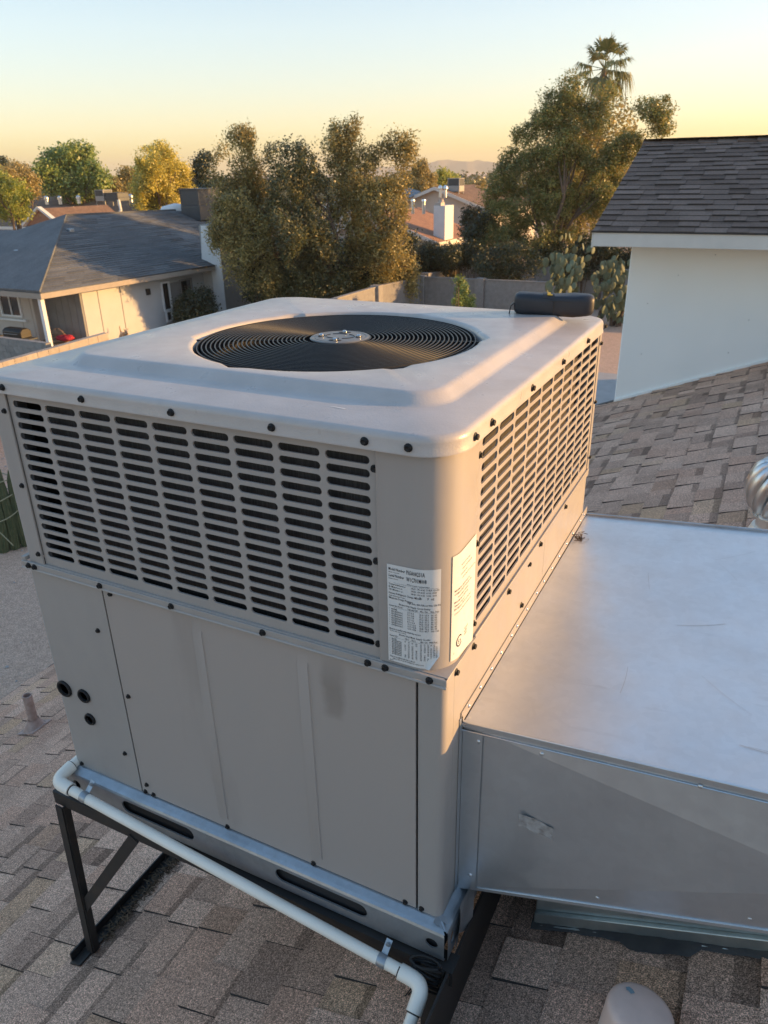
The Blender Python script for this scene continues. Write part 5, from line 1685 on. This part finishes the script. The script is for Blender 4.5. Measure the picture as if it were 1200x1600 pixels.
# ------------------------------------------------------------------ plants
def leaves(name, mat, C, size, parent, aspect=.5, droop=0., up=.0, N=None):
    """thousands of small leaf blades at centres C (n,3)"""
    n = len(C)
    a = RNG.normal(size=(n, 3)); a[:, 2] = a[:, 2] * (.75 if droop == 0 else .6) - droop + up
    if N is not None:
        N = N + RNG.normal(size=(n, 3)) * 1.1
        N /= np.linalg.norm(N, axis=1)[:, None] + 1e-9
        a -= N * (a * N).sum(1)[:, None]
    a /= np.linalg.norm(a, axis=1)[:, None] + 1e-9
    b = np.cross(N, a) if N is not None else RNG.normal(size=(n, 3)); b -= a * (a * b).sum(1)[:, None]; b /= np.linalg.norm(b, axis=1)[:, None]
    sz = size * RNG.uniform(.6, 1.35, n)[:, None]
    a *= sz / 2; b *= sz / 2 * aspect
    V = np.stack([C - a, C - .1 * a + b, C + a, C - .1 * a - b], axis=1).reshape(-1, 3)
    if parent: V = V
    me = bpy.data.meshes.new(name)
    me.vertices.add(4 * n); me.vertices.foreach_set('co', V.astype(np.float32).ravel())
    me.loops.add(4 * n); me.loops.foreach_set('vertex_index', np.arange(4 * n, dtype=np.int32))
    me.polygons.add(n); me.polygons.foreach_set('loop_start', np.arange(0, 4 * n, 4, dtype=np.int32))
    me.update(calc_edges=True)
    me.materials.append(mat)
    o = bpy.data.objects.new(name, me)
    return link(o, parent, (0, 0, 0))

def lobes_to_pts(lobes, dist, n, clump=.34, per=46, hole=-.75, drop=0.):
    """lobes in picture px -> clumped points; the mass has the depth its width has"""
    L, Wt = [], []
    for lb in lobes:
        px, py, rp = lb[:3]
        dd = lb[3] if len(lb) > 3 else None
        dep = (RNG.normal() * 1.1 if dd is None else dd)
        dv = ray(px, py); z = dist + dep
        c = far(px, py, z)
        r = rp / FPX * z * .90
        L.append((c, r)); Wt.append(r ** 2)
    Wt = np.array(Wt); Wt /= Wt.sum()
    P, NN = [], []
    ph = RNG.uniform(0, 6, 6)
    for (c, r), w in zip(L, Wt):
        nc = max(3, int(n * w / per))
        d3 = RNG.normal(size=(nc, 3)); d3 /= np.linalg.norm(d3, axis=1)[:, None]
        rad = r * RNG.uniform(.35, 1.05, nc) ** .5
        cc = c + d3 * rad[:, None] * np.array([1, 1, .95])
        fq = 2.6 / max(.55, clump / .34)
        f_ = np.sin(cc[:, 0] * fq + ph[0] + np.sin(cc[:, 2] * fq * .7)) + np.sin(cc[:, 1] * fq * 1.1 + ph[1]) + np.sin(cc[:, 2] * fq * 1.2 + ph[2] + np.sin(cc[:, 0] * fq * .8))
        kp = f_ > hole
        cc, d3 = cc[kp], d3[kp]; nc = len(cc)
        if nc == 0: continue
        cr_ = clump * RNG.uniform(.55, 1.3, nc)
        k = RNG.poisson(per * RNG.uniform(.5, 1.5, nc))
        idx = np.repeat(np.arange(nc), k)
        off = np.clip(RNG.normal(size=(len(idx), 3)), -1.7, 1.7) * cr_[idx][:, None] * np.array([.55, .55, .5])
        if drop:
            tt = RNG.uniform(0, 1, len(idx)) ** 1.5
            off[:, 2] -= tt * drop * cr_[idx] / clump
            off[:, :2] *= (1 - .55 * tt)[:, None]
        P.append(cc[idx] + off)
        o2 = off / (np.linalg.norm(off, axis=1)[:, None] + 1e-6)
        NN.append(d3[idx] * .6 + o2 * .95 + np.array([0, 0, .15]))
    return np.concatenate(P), L, np.concatenate(NN)

def trunk_mesh(base, L, r0, parent, mat, nb=10, main=None):
    mb = MB()
    base = np.array(base)
    top_ = main if main is not None else np.mean([c for c, r in L], axis=0)
    fork = base + (top_ - base) * .45
    n = 7
    pts = [base + (fork - base) * k / (n - 1) + np.array([.12 * math.sin(2.1 * k), .10 * math.cos(1.7 * k), 0]) * (k > 0) for k in range(n)]
    mb.tube(pts, [r0 * (1.25 if k == 0 else 1 - .35 * k / n) for k in range(n)], 10)
    for c, r in sorted(L, key=lambda q: -q[1])[:nb]:
        s = pts[RNG.integers(3, n)]
        m1 = s + (c - s) * .5 + np.array([RNG.normal() * .25, RNG.normal() * .25, .25])
        q = [s, s + (m1 - s) * .5 + RNG.normal(size=3) * .08, m1, m1 + (c - m1) * .5 + RNG.normal(size=3) * .1, c]
        mb.tube(q, [r0 * .5, r0 * .4, r0 * .3, r0 * .18, r0 * .06], 7)
        for k in range(3):
            e_ = c + RNG.normal(size=3) * r * .55
            mb.tube([m1, (m1 + e_) / 2 + RNG.normal(size=3) * .1, e_], [r0 * .2, r0 * .12, r0 * .03], 5)
    return mb.build('trunk', mat, parent, smooth=60)

def tree(name, label, cat, lobes, dist, n, size, mat, base=None, r0=.2, aspect=.5, droop=0., clump=.34, per=46, drop=0., group=None, nb=10, bare=True, hole=-1.0):
    P, L, NN = lobes_to_pts(lobes, dist, n, clump, per, drop=drop, hole=hole)
    mean = np.mean([c for c, r in L], axis=0)
    b = np.array([mean[0], mean[1], GZ]) if base is None else np.array([base[0], base[1], GZ])
    kp = P[:, 2] > GZ + .05
    P, NN = P[kp], NN[kp]
    t = thing(name, label, cat, tuple(b), group)
    o = leaves('crown', mat, P, size, t, aspect, droop, N=NN)
    if bare: trunk_mesh(b, L, r0, t, M['bark'], nb)
    return t

G1 = 'olive trees behind the unit'
tree('olive_tree', 'drooping olive green tree at the left end of the clump, its hanging sprays lit gold', 'tree',
     [(378, 215, 20, 0), (388, 205, 12, 0), (362, 240, 26, .5), (385, 255, 22, 0), (350, 275, 22, .5), (395, 285, 24, .5), (345, 320, 18, -.5), (370, 325, 30, -.8), (355, 355, 30, -1), (392, 362, 34, -1.3), (366, 395, 28, -1.6), (405, 400, 30, -1.8), (385, 428, 20, -1.8), (415, 430, 24, -1.6), (430, 380, 20, -.5), (345, 370, 18, -.6), (400, 330, 30, .5), (425, 330, 26, 1), (380, 305, 30, .6)],
     35.2, 62000, .12, M['leaf_olive'], base=(-19.3, 30.2), r0=.24, aspect=.42, droop=.55, clump=.32, per=44, drop=.55, group=G1)
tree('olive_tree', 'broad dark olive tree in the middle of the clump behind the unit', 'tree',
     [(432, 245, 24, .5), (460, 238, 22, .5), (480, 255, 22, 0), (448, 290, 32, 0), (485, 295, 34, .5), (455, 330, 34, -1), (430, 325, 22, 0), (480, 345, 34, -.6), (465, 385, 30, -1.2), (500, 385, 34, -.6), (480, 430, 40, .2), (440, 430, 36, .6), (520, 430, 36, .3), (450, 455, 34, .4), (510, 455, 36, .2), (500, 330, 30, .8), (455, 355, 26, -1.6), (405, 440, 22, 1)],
     34.0, 70000, .12, M['leaf_shaded'], base=(-16.6, 29.6), r0=.28, aspect=.42, droop=.55, clump=.32, per=44, drop=.5, group=G1)
tree('olive_tree', 'tall olive tree with two feathery tops at the right end of the clump', 'tree',
     [(535, 200, 16, 0), (556, 195, 14, 0), (520, 222, 18, 0), (545, 230, 20, 0), (530, 255, 24, .3), (575, 250, 20, .3), (615, 218, 16, 0), (638, 218, 14, 0), (600, 235, 18, 0), (628, 245, 20, 0), (590, 270, 28, 0), (555, 285, 32, 0), (618, 280, 22, -.3), (580, 320, 34, -.4), (610, 325, 30, -.8), (545, 330, 32, .3), (575, 365, 34, -.4), (612, 370, 28, -.9), (600, 400, 30, -.8), (560, 405, 36, 0), (630, 415, 26, .2), (600, 435, 30, .1), (545, 440, 34, .2), (640, 440, 16, .2), (580, 455, 30, .1)],
     34.5, 76000, .12, M['leaf_olive'], base=(-14.9, 31.2), r0=.28, aspect=.42, droop=.55, clump=.32, per=44, drop=.5, group=G1)
pn = tree('pine_tree', 'big spreading pine tree with gold lit boughs above the charcoal roof', 'tree',
     [(893, 142, 24, 0), (870, 160, 24, 0), (915, 138, 22, 0), (938, 152, 22, .4), (855, 185, 22, -.3), (890, 185, 32, .3), (925, 185, 26, .3), (905, 215, 32, 0), (870, 225, 34, -.3), (838, 205, 18, 0), (828, 232, 24, .2), (812, 215, 10, 0), (850, 260, 36, 0), (800, 255, 20, .3), (815, 280, 30, 0), (785, 285, 22, .2), (775, 310, 22, 0), (890, 260, 36, .4), (930, 250, 30, .2), (960, 235, 24, 0), (985, 205, 22, -.2), (1010, 180, 22, -.3), (1034, 170, 16, -.4), (1032, 195, 18, -.4), (1005, 215, 22, -.3), (980, 232, 22, 0), (945, 285, 36, 0), (975, 270, 28, 0), (905, 300, 36, .4), (860, 305, 38, 0), (820, 325, 34, -.3), (785, 345, 30, -.4), (950, 320, 28, .3), (910, 340, 28, .2), (870, 345, 34, 0), (835, 365, 34, -.4), (795, 380, 32, -.5), (765, 370, 22, -.3), (845, 395, 26, -.4), (810, 410, 28, -.3), (775, 410, 24, -.3), (880, 378, 20, -.3), (925, 360, 16, .4), (750, 390, 14, -.3)],
     40.0, 185000, .125, M['leaf_pine'], base=(-9.9, 37.2), r0=.26, aspect=.36, clump=.32, per=68, nb=14, hole=-.85)
tree('pine_tree', 'small dark pine with a bare leaning stem before the back wall', 'tree',
     [(770, 425, 20, 0), (800, 425, 22, 0), (835, 412, 18, 0), (750, 410, 16, 0), (815, 400, 22, .3), (785, 405, 22, .3)],
     35.3, 16000, .10, M['leaf_dark'], base=(-11.0, 33.0), r0=.13, aspect=.3, clump=.3, per=50, nb=5)

# fan palm
pm = thing('palm_tree', 'tall fan palm with ragged fronds standing above the pine', 'palm tree', tuple(np.array([*far(945, 105, 58)[:2], GZ])))
pc_ = Vector(far(944, 108, 58))
MB().tube([(pc_.x + .3, pc_.y, GZ), (pc_.x + .12, pc_.y, GZ + 5), (pc_.x, pc_.y, pc_.z)], [.24, .17, .15], 10).build('trunk', M['bark'], pm, smooth=60)
def frond(c, az, el, stem, rad, mt, sag=.3):
    mb = MB()
    d0 = Vector((math.cos(az) * math.cos(el), math.sin(az) * math.cos(el), math.sin(el)))
    h = c + d0 * stem
    mb.tube([c, c + d0 * stem * .6, h], [.03, .022, .015], 5)
    side = d0.cross(Vector((0, 0, 1))).normalized()
    upv = side.cross(d0)
    nb_ = 32
    for k in range(nb_):
        w = R(-105 + 210 * k / (nb_ - 1))
        dv = (d0 * math.cos(w) + side * math.sin(w) + upv * random.uniform(-.12, .12)).normalized()
        L_ = rad * random.uniform(.8, 1.05) * (.7 + .3 * math.cos(w))
        p1 = h + dv * L_ * .6
        p2 = h + dv * L_ + Vector((0, 0, -sag * L_ * random.uniform(.5, 1.3)))
        nrm = dv.cross(upv).normalized() * .05 * rad
        vs = [h, p1 - nrm, p1 + nrm, p2]
        mb.add(vs, [(0, 1, 2), (1, 3, 2)])
    return mb.build('frond', mt, pm)
for k in range(17):
    frond(pc_, 2 * math.pi * k * .381 + .3, R(80 - 7.2 * k), random.uniform(.95, 1.3), random.uniform(1.0, 1.3), M['palm'], .15 + .05 * k)
for k in range(9):
    frond(pc_ - Vector((0, 0, .15)), 2 * math.pi * k / 9 + .2, R(-58 - 3 * (k % 4)), random.uniform(.6, 1.0), random.uniform(.7, 1.0), M['palm_dry'], .5)
frond(pc_, math.atan2(RX[1], RX[0]) - .2, R(-12), 1.2, 1.1, M['palm'], 1.1)
MB().tube([pc_ + Vector((RX[0], RX[1], 0)) * 1.5 + Vector((0, 0, -.4)), pc_ + Vector((RX[0], RX[1], 0)) * 1.6 + Vector((0, 0, -1.9)), pc_ + Vector((RX[0], RX[1], 0)) * 1.6 + Vector((0, 0, -3.2))], [.02, .025, .02], 5).build('flower_stalk', M['bark'], pm)

tree('shade_tree', 'big round green tree beyond the brown roofs at left', 'tree', [(110, 262, 28), (86, 255, 20), (140, 262, 22), (118, 285, 32), (82, 285, 20), (152, 282, 18), (112, 243, 14), (66, 268, 13), (132, 244, 15), (95, 270, 26), (160, 270, 12), (128, 295, 26)], 92, 34000, .30, M['leaf_green'], r0=.4, aspect=.6, clump=.75, per=40)
tree('shade_tree', 'glowing yellow tree behind the neighbour\'s roof unit', 'tree', [(250, 240, 16), (236, 255, 20), (262, 252, 18), (278, 272, 18), (245, 272, 26), (225, 272, 14), (268, 292, 26), (240, 300, 28), (220, 295, 14), (285, 298, 14), (255, 318, 24), (228, 318, 16)], 52, 42000, .15, M['leaf_yellow'], r0=.22, aspect=.45, clump=.36, per=36, droop=.2)
tree('shade_tree', 'lime green bushy tree at the left edge of the view', 'tree', [(0, 300, 24), (22, 305, 22), (-14, 285, 20), (40, 312, 14), (10, 320, 24), (30, 322, 18)], 62, 20000, .18, M['leaf_lime'], r0=.2, clump=.42, per=40)
tree('shade_tree', 'gold green tree standing between the lime tree and the round tree', 'tree', [(26, 268, 14), (40, 280, 15), (12, 278, 12), (46, 296, 12), (28, 290, 15)], 80, 14000, .22, M['leaf_tan'], r0=.25, clump=.5, per=40)
tree('shade_tree', 'dark leafy tree cut by the left edge, behind the gold green one', 'tree', [(2, 262, 12), (8, 272, 13), (-6, 270, 14)], 86, 9000, .24, M['leaf_dark'], r0=.25, clump=.5, per=40)
tree('shade_tree', 'small grey green tree between the round tree and the yellow tree', 'tree', [(198, 275, 12), (190, 285, 12), (208, 286, 10), (180, 292, 12), (196, 296, 14)], 95, 9000, .26, M['leaf_olive'], r0=.25, clump=.55, per=40)
tree('cypress_tree', 'dark conifer just left of the olive clump', 'tree', [(322, 250, 12), (316, 264, 14), (332, 270, 14), (310, 282, 14), (330, 288, 18), (318, 302, 20), (340, 300, 14)], 60, 16000, .17, M['leaf_dark'], r0=.2, clump=.4, per=44)
tree('willow_tree', 'hazy tan weeping tree right of the olive clump', 'tree', [(658, 262, 12), (648, 278, 13), (668, 278, 12), (656, 292, 14), (672, 292, 10), (640, 292, 12)], 72, 14000, .20, M['leaf_tan'], r0=.2, droop=.8, clump=.4, per=40, drop=.9)
tree('shade_tree', 'bright lime tree below the distant hills', 'tree', [(692, 276, 10), (704, 280, 10), (684, 288, 10), (698, 290, 12)], 95, 8000, .26, M['leaf_lime'], r0=.2, clump=.5, per=40)
tree('shade_tree', 'dull green tree left of the pine beside the far rooftop unit', 'tree', [(748, 296, 14), (758, 308, 16), (740, 310, 12), (752, 322, 16)], 66, 9000, .19, M['leaf_tan'], r0=.2, clump=.42, per=40)
tree('shade_tree', 'dark leafy tree between the cream house and the pine', 'tree', [(745, 335, 16), (760, 345, 20), (735, 345, 12), (755, 362, 20), (738, 372, 18)], 40.5, 14000, .13, M['leaf_dark'], r0=.14, clump=.32, per=44)
# tree added, hidden behind the pine, to shade the neighbour's roof
for k, (x, y, h, lab_) in enumerate(((-9.6, 42.6, 9.8, 'round dark tree added behind the big pine to shade the next roof'),)):
    t = thing('shade_tree', lab_, 'tree', (x, y, GZ))
    n_ = 16000
    d3 = RNG.normal(size=(n_, 3)); d3 /= np.linalg.norm(d3, axis=1)[:, None]
    P = np.array([x, y, GZ + h * .62]) + d3 * (RNG.uniform(.15, 1, n_) ** .45)[:, None] * np.array([2.6, 2.6, h * .36]) * (1 + .22 * np.sin(d3[:, :1] * 7 + d3[:, 2:] * 5))
    leaves('crown', M['leaf_olive'], P, .2, t, .5, .2)
    MB().tube([(x, y, GZ), (x + .1, y, GZ + h * .3), (x, y + .1, GZ + h * .6)], [.25, .18, .08], 8).build('trunk', M['bark'], t, smooth=60)

# far wood along the horizon
nt_ = 1500
px_ = RNG.uniform(-80, 1280, nt_); dist_ = RNG.uniform(130, 420, nt_)
azs = YAW + np.arctan((600 - px_) / FPX / math.cos(PITCH))
hh_ = RNG.uniform(2.6, 6.6, nt_); rr_ = RNG.uniform(1.6, 3.6, nt_)
idx = np.repeat(np.arange(nt_), 46)
d3 = RNG.normal(size=(len(idx), 3)); d3 /= np.linalg.norm(d3, axis=1)[:, None]
d3 *= (RNG.uniform(.2, 1, len(idx)) ** .4)[:, None]
C = np.empty((len(idx), 3))
C[:, 0] = CAM[0] - np.sin(azs[idx]) * dist_[idx] + d3[:, 0] * rr_[idx]
C[:, 1] = CAM[1] + np.cos(azs[idx]) * dist_[idx] + d3[:, 1] * rr_[idx]
C[:, 2] = GZ + hh_[idx] * (.55 + .45 * d3[:, 2])
wood = leaves('far_trees', M['leaf_far'], C, 1.0, None, .75)
tag(wood, 'low green belt of distant suburban trees along the horizon', 'trees', kind='stuff')

# hedge and grasses below the chimney house
def mass(name, label, cat, lobes, dist, n, size, mt, base_z=GZ, **kw):
    P, L, NN = lobes_to_pts(lobes, dist, n, kw.pop('clump', .25), kw.pop('per', 40), hole=-9)
    kp = P[:, 2] > GZ + .02
    P, NN = P[kp], NN[kp]
    c = np.mean(P, axis=0)
    t = thing(name, label, cat, (c[0], c[1], GZ))
    leaves('foliage', mt, P, size, t, kw.get('aspect', .5), kw.get('droop', 0), N=NN)
    mb = MB()
    for cc, r in L:
        for k in range(4):
            e_ = cc + RNG.normal(size=3) * r * .4
            mb.tube([(cc[0], cc[1], GZ), tuple((np.array([cc[0], cc[1], GZ]) + e_) / 2 + RNG.normal(size=3) * .05), tuple(e_)], [.025, .018, .006], 5)
    mb.build('stem', M['bark'], t)
    return t
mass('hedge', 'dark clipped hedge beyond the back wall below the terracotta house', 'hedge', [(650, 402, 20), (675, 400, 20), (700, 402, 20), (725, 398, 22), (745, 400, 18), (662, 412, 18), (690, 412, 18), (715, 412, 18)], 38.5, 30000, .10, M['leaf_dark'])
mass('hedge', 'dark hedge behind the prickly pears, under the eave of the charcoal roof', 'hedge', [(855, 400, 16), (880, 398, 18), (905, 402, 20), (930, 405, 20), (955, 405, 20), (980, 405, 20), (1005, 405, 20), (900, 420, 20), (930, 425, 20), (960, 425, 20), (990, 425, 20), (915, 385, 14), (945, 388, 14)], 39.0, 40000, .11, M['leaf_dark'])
mass('dark_shrub_fill', 'dark dense shrubs added to darken the foot of the olive trees behind the yard wall', 'shrubs', [(400, 425, 22), (425, 440, 26), (450, 425, 26), (475, 440, 28), (500, 420, 28), (525, 435, 28), (550, 420, 28), (575, 435, 28), (600, 420, 26), (625, 430, 22), (642, 420, 16), (636, 395, 14), (640, 375, 11), (610, 395, 22), (580, 400, 24), (540, 395, 24), (500, 395, 24), (460, 395, 22), (400, 450, 24), (440, 460, 24), (500, 460, 26), (560, 455, 24), (610, 450, 22)], 36.6, 70000, .13, M['leaf_dark'], clump=.34)  # leaf mass added to give the olive crowns a dark core
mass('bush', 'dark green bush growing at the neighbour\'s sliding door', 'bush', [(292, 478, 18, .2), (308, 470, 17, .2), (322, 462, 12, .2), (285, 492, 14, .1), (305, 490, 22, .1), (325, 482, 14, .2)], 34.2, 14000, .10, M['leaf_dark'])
mass('climbing_shrub', 'small light green shrub in front of the back wall', 'shrub', [(716, 440, 8), (722, 455, 12), (728, 468, 12), (715, 470, 9), (732, 478, 9)], 32.4, 4000, .09, M['leaf_green'], clump=.16)
def reeds(label, px0, px1, pyt, pyb, dist, n, seed):
    rg = np.random.default_rng(seed)
    mb = MB()
    for k in range(n):
        px = rg.uniform(px0, px1)
        b = far(px, pyb, dist + rg.normal() * .3); t_ = far(px + rg.normal() * 5, pyt + abs(rg.normal()) * 7, dist + rg.normal() * .3)
        b = Vector((b[0], b[1], GZ)); t_ = Vector(t_); md = (b + t_) / 2 + Vector(rg.normal(size=3) * .06)
        s = Vector((rg.normal(), rg.normal(), 0)).normalized() * .02
        mb.add([b - s, b + s, md + s, md - s, t_], [(0, 1, 2, 3), (3, 2, 4)])
        for q in range(5):
            p = md.lerp(t_, .35 + .13 * q); e_ = p + Vector(rg.normal(size=3) * .09); s2 = Vector((rg.normal(), rg.normal(), rg.normal())).normalized() * .014
            mb.add([p - s2, p + s2, e_], [(0, 1, 2)])
    o = mb.build('tall_grass', M['straw'])
    return tag(o, label, 'tall grass', 'tall grasses by the chimney', 'stuff')
reeds('wide clump of dry gold grass left of the white chimney', 650, 684, 371, 410, 38.0, 320, 1)
reeds('narrow clump of dry gold grass right of the white chimney', 692, 714, 376, 410, 37.8, 220, 2)

# prickly pears
def pear(label, base, pads, dist, seed):
    rg = np.random.default_rng(seed)
    t = thing('prickly_pear', label, 'cactus', (base[0], base[1], GZ), 'prickly pears by the back wall')
    pm_ = MB()
    n, mm_ = 12, 8
    vs, fs = [], []
    for j in range(mm_ + 1):
        v = -math.pi / 2 + math.pi * j / mm_
        for i in range(n):
            u = 2 * math.pi * i / n
            w = math.cos(v) * (1 - .18 * (math.sin(v) < 0) * abs(math.sin(v)))
            vs.append((.5 * w * math.cos(u), .09 * w * math.sin(u), .5 + .5 * math.sin(v)))
    for j in range(mm_):
        for i in range(n): fs.append((j * n + i, j * n + (i + 1) % n, (j + 1) * n + (i + 1) % n, (j + 1) * n + i))
    me = pm_.add(vs, fs).mesh('pad', M['cactus'], 80)
    for (px, py, sp, tilt) in pads:
        c = far(px, py, dist + rg.normal() * .45)
        s = sp / FPX * dist * 1.25
        o = bpy.data.objects.new('pad', me)
        link(o, t, tuple(c - np.array([0, 0, s / 2])))
        o.scale = (s * .72, s * .75, s)
        o.rotation_euler = (rg.normal() * .25, R(tilt), rg.uniform(-1.2, 1.2) + .5)
    mb = MB()
    for k in range(5):
        x = base[0] + rg.normal() * .25; y = base[1] + rg.normal() * .25
        mb.tube([(x, y, GZ), (x + rg.normal() * .1, y, GZ + .4), (x + rg.normal() * .3, y, GZ + .9)], [.08, .07, .05], 8)
    mb.build('stem', M['bark'], t, smooth=60)
    return t
rg = np.random.default_rng(5)
pads = [(876, 372, 8, -10), (884, 370, 9, 5), (892, 370, 9, 10), (904, 373, 8, 20), (912, 384, 9, 40), (872, 396, 9, -15), (898, 390, 9, 0), (890, 402, 10, -5), (884, 392, 8, 0), (917, 388, 9, 35), (925, 390, 9, 45), (914, 402, 10, 40), (903, 408, 11, 20), (865, 402, 8, -30), (880, 414, 11, -10), (895, 416, 11, 5), (907, 414, 9, 40), (870, 418, 10, -20)]
for k in range(150):
    px = rg.normal(878, 15); py = rg.uniform(400, 495)
    if 845 < px < 915: pads.append((px, py, rg.uniform(8, 12), rg.normal() * 18))
b_ = far(880, 500, 30.6)
pear('tall prickly pear cactus with gold lit pads behind the pouch', b_, pads, 30.3, 21)
pads = [(957, 405, 9, 5), (962, 402, 8, 0), (954, 412, 9, -10), (968, 408, 8, 25), (944, 420, 9, -20), (982, 410, 9, 10)]
for k in range(170):
    px = rg.normal(958, 17); py = rg.uniform(412, 500)
    if 926 < px < 990: pads.append((px, py, rg.uniform(8, 12), rg.normal() * 16))
b_ = far(958, 497, 34.2)
pear('bushy green prickly pear cactus beside the corner of the white wall', b_, pads, 33.9, 22)

# roped columnar cactus on the left
cc_ = thing('columnar_cactus', 'clump of dark columnar cactus stems tied round with pale rope by the left yard wall', 'cactus', (-11.5, 6.75, GZ))
stems = []
for k, (dx, dy, h, lean) in enumerate(((0, 0, 1.9, -.28), (.14, .1, 1.55, -.10), (-.16, .05, 2.35, -.50), (.05, -.16, 1.6, -.18), (.26, .0, 1.75, .05), (-.05, .2, 1.45, -.15), (.18, -.18, 1.3, .08), (-.25, -.12, 1.75, -.40), (.34, .18, 1.5, .12))):
    mb = MB(); vs, fs = [], []
    n, seg = 9, 20
    for j in range(n):
        t = j / (n - 1)
        r = .085 * (.75 + .5 * math.sin(math.pi * min(1, t * 1.1 + .1))) * (1 if j < n - 1 else .25)
        for i in range(seg):
            w = 2 * math.pi * i / seg
            q = r * (1 + .14 * (1 if i % 2 else -1))
            vs.append((-11.5 + dx * (1 - .3 * t) + lean * t * RX[0] + q * math.cos(w), 6.75 + dy * (1 - .3 * t) + lean * t * RX[1] + q * math.sin(w), GZ + h * t))
    for j in range(n - 1):
        for i in range(seg): fs.append((j * seg + i, j * seg + (i + 1) % seg, (j + 1) * seg + (i + 1) % seg, (j + 1) * seg + i))
    fs.append(tuple((n - 1) * seg + i for i in range(seg)))
    mb.add(vs, fs).build('stem', M['cactus_col'], cc_, smooth=50)
for k, (h, r, ll) in enumerate(((.72, .46, -.08), (1.02, .48, -.13), (1.32, .50, -.20))):
    pts = [(-11.45 + ll * RX[0] + r * math.cos(2 * math.pi * q / 24), 6.75 + ll * RX[1] + r * math.sin(2 * math.pi * q / 24), GZ + h + .05 * math.sin(2 * math.pi * q / 24 * 2 + k)) for q in range(25)]
    MB().tube(pts, .011, 6).build('rope', M['rope'], cc_, smooth=180)
for s in (-1, 1):
    a = Vector((-11.45, 6.75, GZ)) - Vector((FW[0], FW[1], 0)) * .5
    MB().tube([a + Vector(RX) * (.3 * s - .15) + Vector((0, 0, 1.3)), a + Vector(RX) * (.02 * s) + Vector((0, 0, .8)), a + Vector(RX) * (-.26 * s + .1) + Vector((0, 0, .25))], .010, 6).build('rope', M['rope'], cc_)
# pebbles and paler stones on the gravel
mb = MB()
for k in range(420):
    x = random.uniform(-16, -5.2); y = random.uniform(1.5, 15); r = random.uniform(.012, .04)
    z = GZ + r * .3
    mb.add([(x + r, y, z), (x, y + r * .8, z), (x - r * .9, y, z), (x, y - r, z), (x, y, z + r * .7)], [(0, 1, 4), (1, 2, 4), (2, 3, 4), (3, 0, 4)])
tag(mb.build('gravel', M['concrete']), 'pale pebbles scattered over the tan gravel yard', 'gravel', kind='stuff')

# ------------------------------------------------------------------ evening haze
hz = MB().box((-3900, -300, GZ - 1.0), (1500, 3900, 75.0))
hm = bpy.data.materials.new('haze'); hm.use_nodes = True
hn = hm.node_tree.nodes; hn.remove(hn['Principled BSDF'])
pv = hn.new('ShaderNodeVolumePrincipled')
pv.inputs['Color'].default_value = (.97, .92, .80, 1)
pv.inputs['Density'].default_value = 0.00032
pv.inputs['Anisotropy'].default_value = .2
hm.node_tree.links.new(pv.outputs[0], hn['Material Output'].inputs['Volume'])
ho = hz.build('haze', hm)
tag(ho, kind='stuff')
